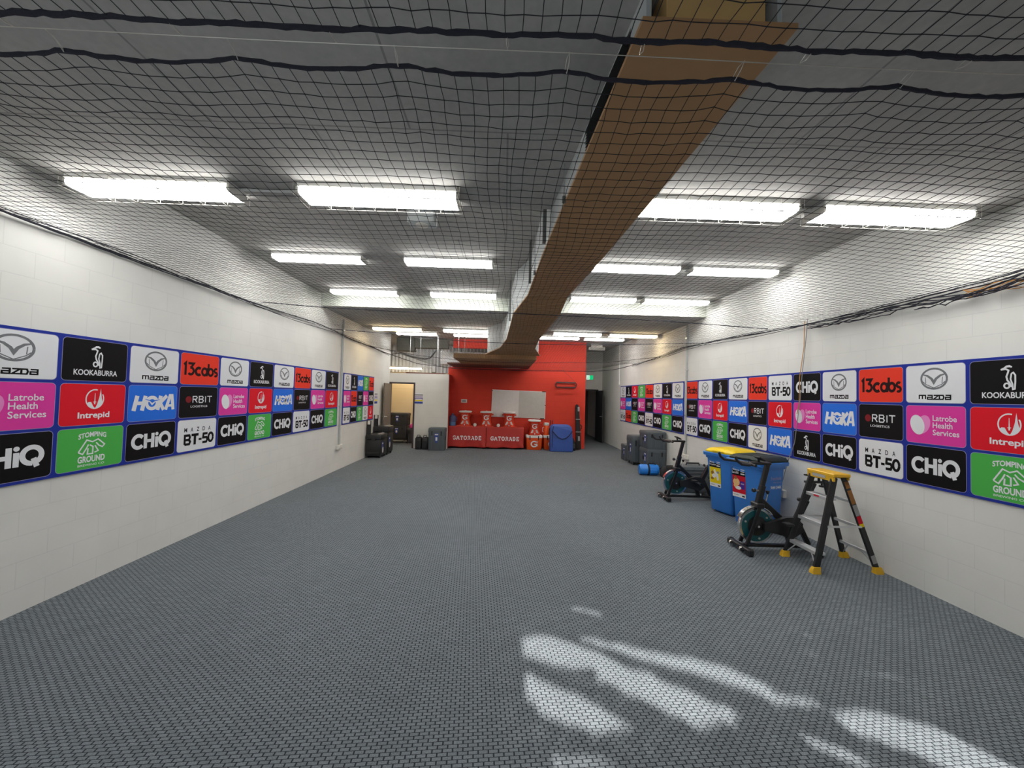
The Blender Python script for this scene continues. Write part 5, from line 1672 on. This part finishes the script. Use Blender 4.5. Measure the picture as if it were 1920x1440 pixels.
    P('console', lambda b: (b.box((-0.03, -0.06, 0.0), (0.06, 0.06, 0.02), 'black', 0.006, Matrix.Translation((0.21, 0, 1.075)) @ Matrix.Rotation(R(28), 4, 'Y')), b.tube([(0.22, 0, 1.03), (0.21, 0, 1.075)], 0.012, k, 8)))
    P('post_knob', lambda b: (b.tube([(0.25, 0, 0.69), (0.17, 0, 0.70)], 0.010, 'steel', 8), b.lathe([(0.018, -0.018), (0.026, 0), (0.018, 0.018)], 'black', 14, Matrix.Translation((0.16, 0, 0.70)) @ Matrix.Rotation(R(90), 4, 'Y'))))
    P('brake_lever', lambda b: (b.tube([(0.30, 0, 0.56), (0.325, 0, 0.66)], 0.008, 'chrome', 8), b.lathe([(0.010, 0), (0.022, 0.03), (0.024, 0.04)], 'black', 12, Matrix.Translation((0.325, 0, 0.655)))))
    # seat
    P('seat_post', lambda b: b.beam((0.75, 0, 0.52), (0.89, 0, 0.80), 0.04, 0.045, k, bev=0.006))
    P('seat_slide', lambda b: (b.box((0.78, -0.025, 0.80), (1.06, 0.025, 0.825), k, 0.004), b.tube([(0.98, 0, 0.80), (0.98, 0, 0.77)], 0.010, k, 8), b.lathe([(0.03, 0.755), (0.03, 0.772)], 'black', 14, Matrix.Translation((0.98, 0, 0)))))
    P('seat_knob', lambda b: (b.tube([(0.77, 0, 0.57), (0.715, 0, 0.60)], 0.009, 'steel', 8), b.lathe([(0.018, -0.016), (0.026, 0), (0.018, 0.016)], 'black', 14, Matrix.Translation((0.705, 0, 0.603)) @ Matrix.Rotation(R(70), 4, 'Y'))))
    def saddle(b):
        n = 14
        secs = [(-0.17, 0.020, 0.905, 0.02), (-0.12, 0.026, 0.905, 0.028), (-0.04, 0.036, 0.90, 0.035), (0.03, 0.06, 0.895, 0.04), (0.09, 0.095, 0.895, 0.045), (0.13, 0.10, 0.90, 0.042), (0.15, 0.08, 0.902, 0.03)]
        vs = []
        for dx, hw, zt, th in secs:
            for j in range(n):
                a = 2 * math.pi * j / n
                z = zt - th / 2 + th / 2 * (math.sin(a) if math.sin(a) > 0 else math.sin(a) * 1.1)
                vs.append((0.945 + dx, hw * math.cos(a), z))
        fs = [(i * n + j, i * n + (j + 1) % n, (i + 1) * n + (j + 1) % n, (i + 1) * n + j) for i in range(len(secs) - 1) for j in range(n)]
        fs += [tuple(range(n))[::-1], tuple((len(secs) - 1) * n + j for j in range(n))]
        b.add(vs, fs, 'black')
        b.tube([(0.945, 0, 0.82), (0.945, 0, 0.875)], 0.014, k, 8)
    P('saddle', saddle, angle=60)
    return t


bk = spin_bike('black exercise bike beside the stepladder, in front of the bins', (2.835, 4.54, 0))
dup(bk, 'black exercise bike beyond the bins, in front of grey crates', (2.865, 6.76, 0))

# ------------------------------------------------------------------ stepladder
LX, LYY = 3.59, 4.17
t = thing('stepladder', 'black stepladder with yellow top and feet by right wall', 'ladder', (LX, LYY, 0))
o0 = Vector((LX, LYY, 0))
feet = {('f', 1): (3.255, 4.385), ('f', -1): (3.255, 3.955), ('r', 1): (3.935, 4.375), ('r', -1): (3.935, 3.975)}
tops = {('f', 1): (3.515, 4.305), ('f', -1): (3.515, 4.025), ('r', 1): (3.625, 4.295), ('r', -1): (3.625, 4.035)}
ZT = 0.97


def rail_pt(key, z):
    a, c = feet[key], tops[key]
    q = z / ZT
    return Vector((a[0] + (c[0] - a[0]) * q, a[1] + (c[1] - a[1]) * q, z)) - o0


for key in feet:
    b = MB()
    b.beam(rail_pt(key, 0.03), rail_pt(key, ZT), 0.026, 0.066 if key[0] == 'f' else 0.055, 'blackm', bev=0.004)
    ra = b.build('front_rail' if key[0] == 'f' else 'rear_rail', t)
    b = MB()
    p0 = rail_pt(key, 0.0)
    b.loft([(0, p0.x, p0.y, 0.045, 0.030, 0.008), (0.03, p0.x, p0.y, 0.043, 0.026, 0.008), (0.065, p0.x + (0.012 if key[0] == 'f' else -0.012), p0.y, 0.038, 0.020, 0.006)], 'yellow')
    b.build('foot', t, label='yellow plastic foot')
for z in (0.20, 0.485, 0.757):
    a, c = rail_pt(('f', 1), z), rail_pt(('f', -1), z)
    b = MB(); b.box((a.x - 0.015, c.y, z - 0.028), (a.x + 0.07, a.y, z), 'alu', 0.003); b.box((a.x - 0.018, c.y, z - 0.034), (a.x - 0.008, a.y, z + 0.002), 'alu', 0.002); st_ = b.build('step', t)
    if z > 0.7:
        b = MB(); b.box((a.x - 0.0195, (a.y + c.y) / 2 - 0.035, z - 0.022), (a.x - 0.0175, (a.y + c.y) / 2 + 0.035, z - 0.006), 's_red'); b.build('red_label', st_, smooth=False)
for z in (0.21, 0.47, 0.735):
    a, c = rail_pt(('r', 1), z), rail_pt(('r', -1), z)
    b = MB(); b.box((a.x - 0.012, c.y, z - 0.03), (a.x + 0.012, a.y, z), 'alu', 0.003); b.build('rear_rung', t)
for s in (-1, 1):
    a, c = rail_pt(('f', s), 0.47), rail_pt(('r', s), 0.47)
    b = MB(); b.beam(a + Vector((0.02, s * 0.018, 0)), c + Vector((-0.01, s * 0.018, 0)), 0.006, 0.02, 'alu'); b.build('spreader_bar', t, smooth=False)
    a, c = rail_pt(('r', s), 0.06), rail_pt(('r', s), 0.20)
    b = MB(); b.beam(a, Vector((c.x, c.y * 0.45, c.z - 0.02)), 0.012, 0.005, 'alu'); b.build('rear_brace', t, smooth=False)
    a = rail_pt(('f', s), 0.05); c = rail_pt(('f', s), 0.18)
    b = MB(); b.beam(a, Vector((c.x, c.y * 0.5, c.z - 0.0)), 0.012, 0.005, 'alu'); b.build('front_brace', t, smooth=False)
b = MB()
b.box((3.475 - LX, 3.985 - LYY, 0.975), (3.665 - LX, 4.345 - LYY, 1.012), 'yellow', 0.008)
b.box((3.478 - LX, 3.99 - LYY, 0.93), (3.50 - LX, 4.34 - LYY, 0.98), 'yellow', 0.004)
b.box((3.645 - LX, 4.0 - LYY, 0.945), (3.662 - LX, 4.33 - LYY, 0.98), 'yellow', 0.004)
cap = b.build('top_cap', t, label='yellow plastic top cap')
b = MB(); b.rr = None
pts = []
for cc in range(4):
    sx, sy = [(1, 1), (-1, 1), (-1, -1), (1, -1)][cc]
    for j in range(5):
        a = math.pi / 2 * (cc + j / 4)
        pts.append((sx * 0.075 + 0.012 * math.cos(a), sy * 0.004 + 0.012 * math.sin(a)))
b.prism(pts, 'alu', 0, 0.002, Matrix.Translation((3.4775 - LX, 4.18 - LYY, 0.962)) @ Matrix(((0, 0, -1), (-1, 0, 0), (0, 1, 0))).to_4x4())
b.build('slot_badge', cap, smooth=False)
# stickers down the near rear rail
d = (rail_pt(('r', -1), ZT) - rail_pt(('r', -1), 0)).normalized()
for z0, z1, k in ((0.70, 0.84, 's_brown'), (0.86, 0.93, 's_brown'), (0.58, 0.69, 's_grey'), (0.50, 0.575, 's_red'), (0.465, 0.498, 's_yellow'), (0.10, 0.18, 's_grey')):
    b = MB()
    a, c = rail_pt(('r', -1), z0), rail_pt(('r', -1), z1)
    b.beam(a + Vector((0, -0.0135, 0)), c + Vector((0, -0.0135, 0)), 0.0012, 0.046, k, side=(0, 1, 0)); b.build('sticker', t, smooth=False)
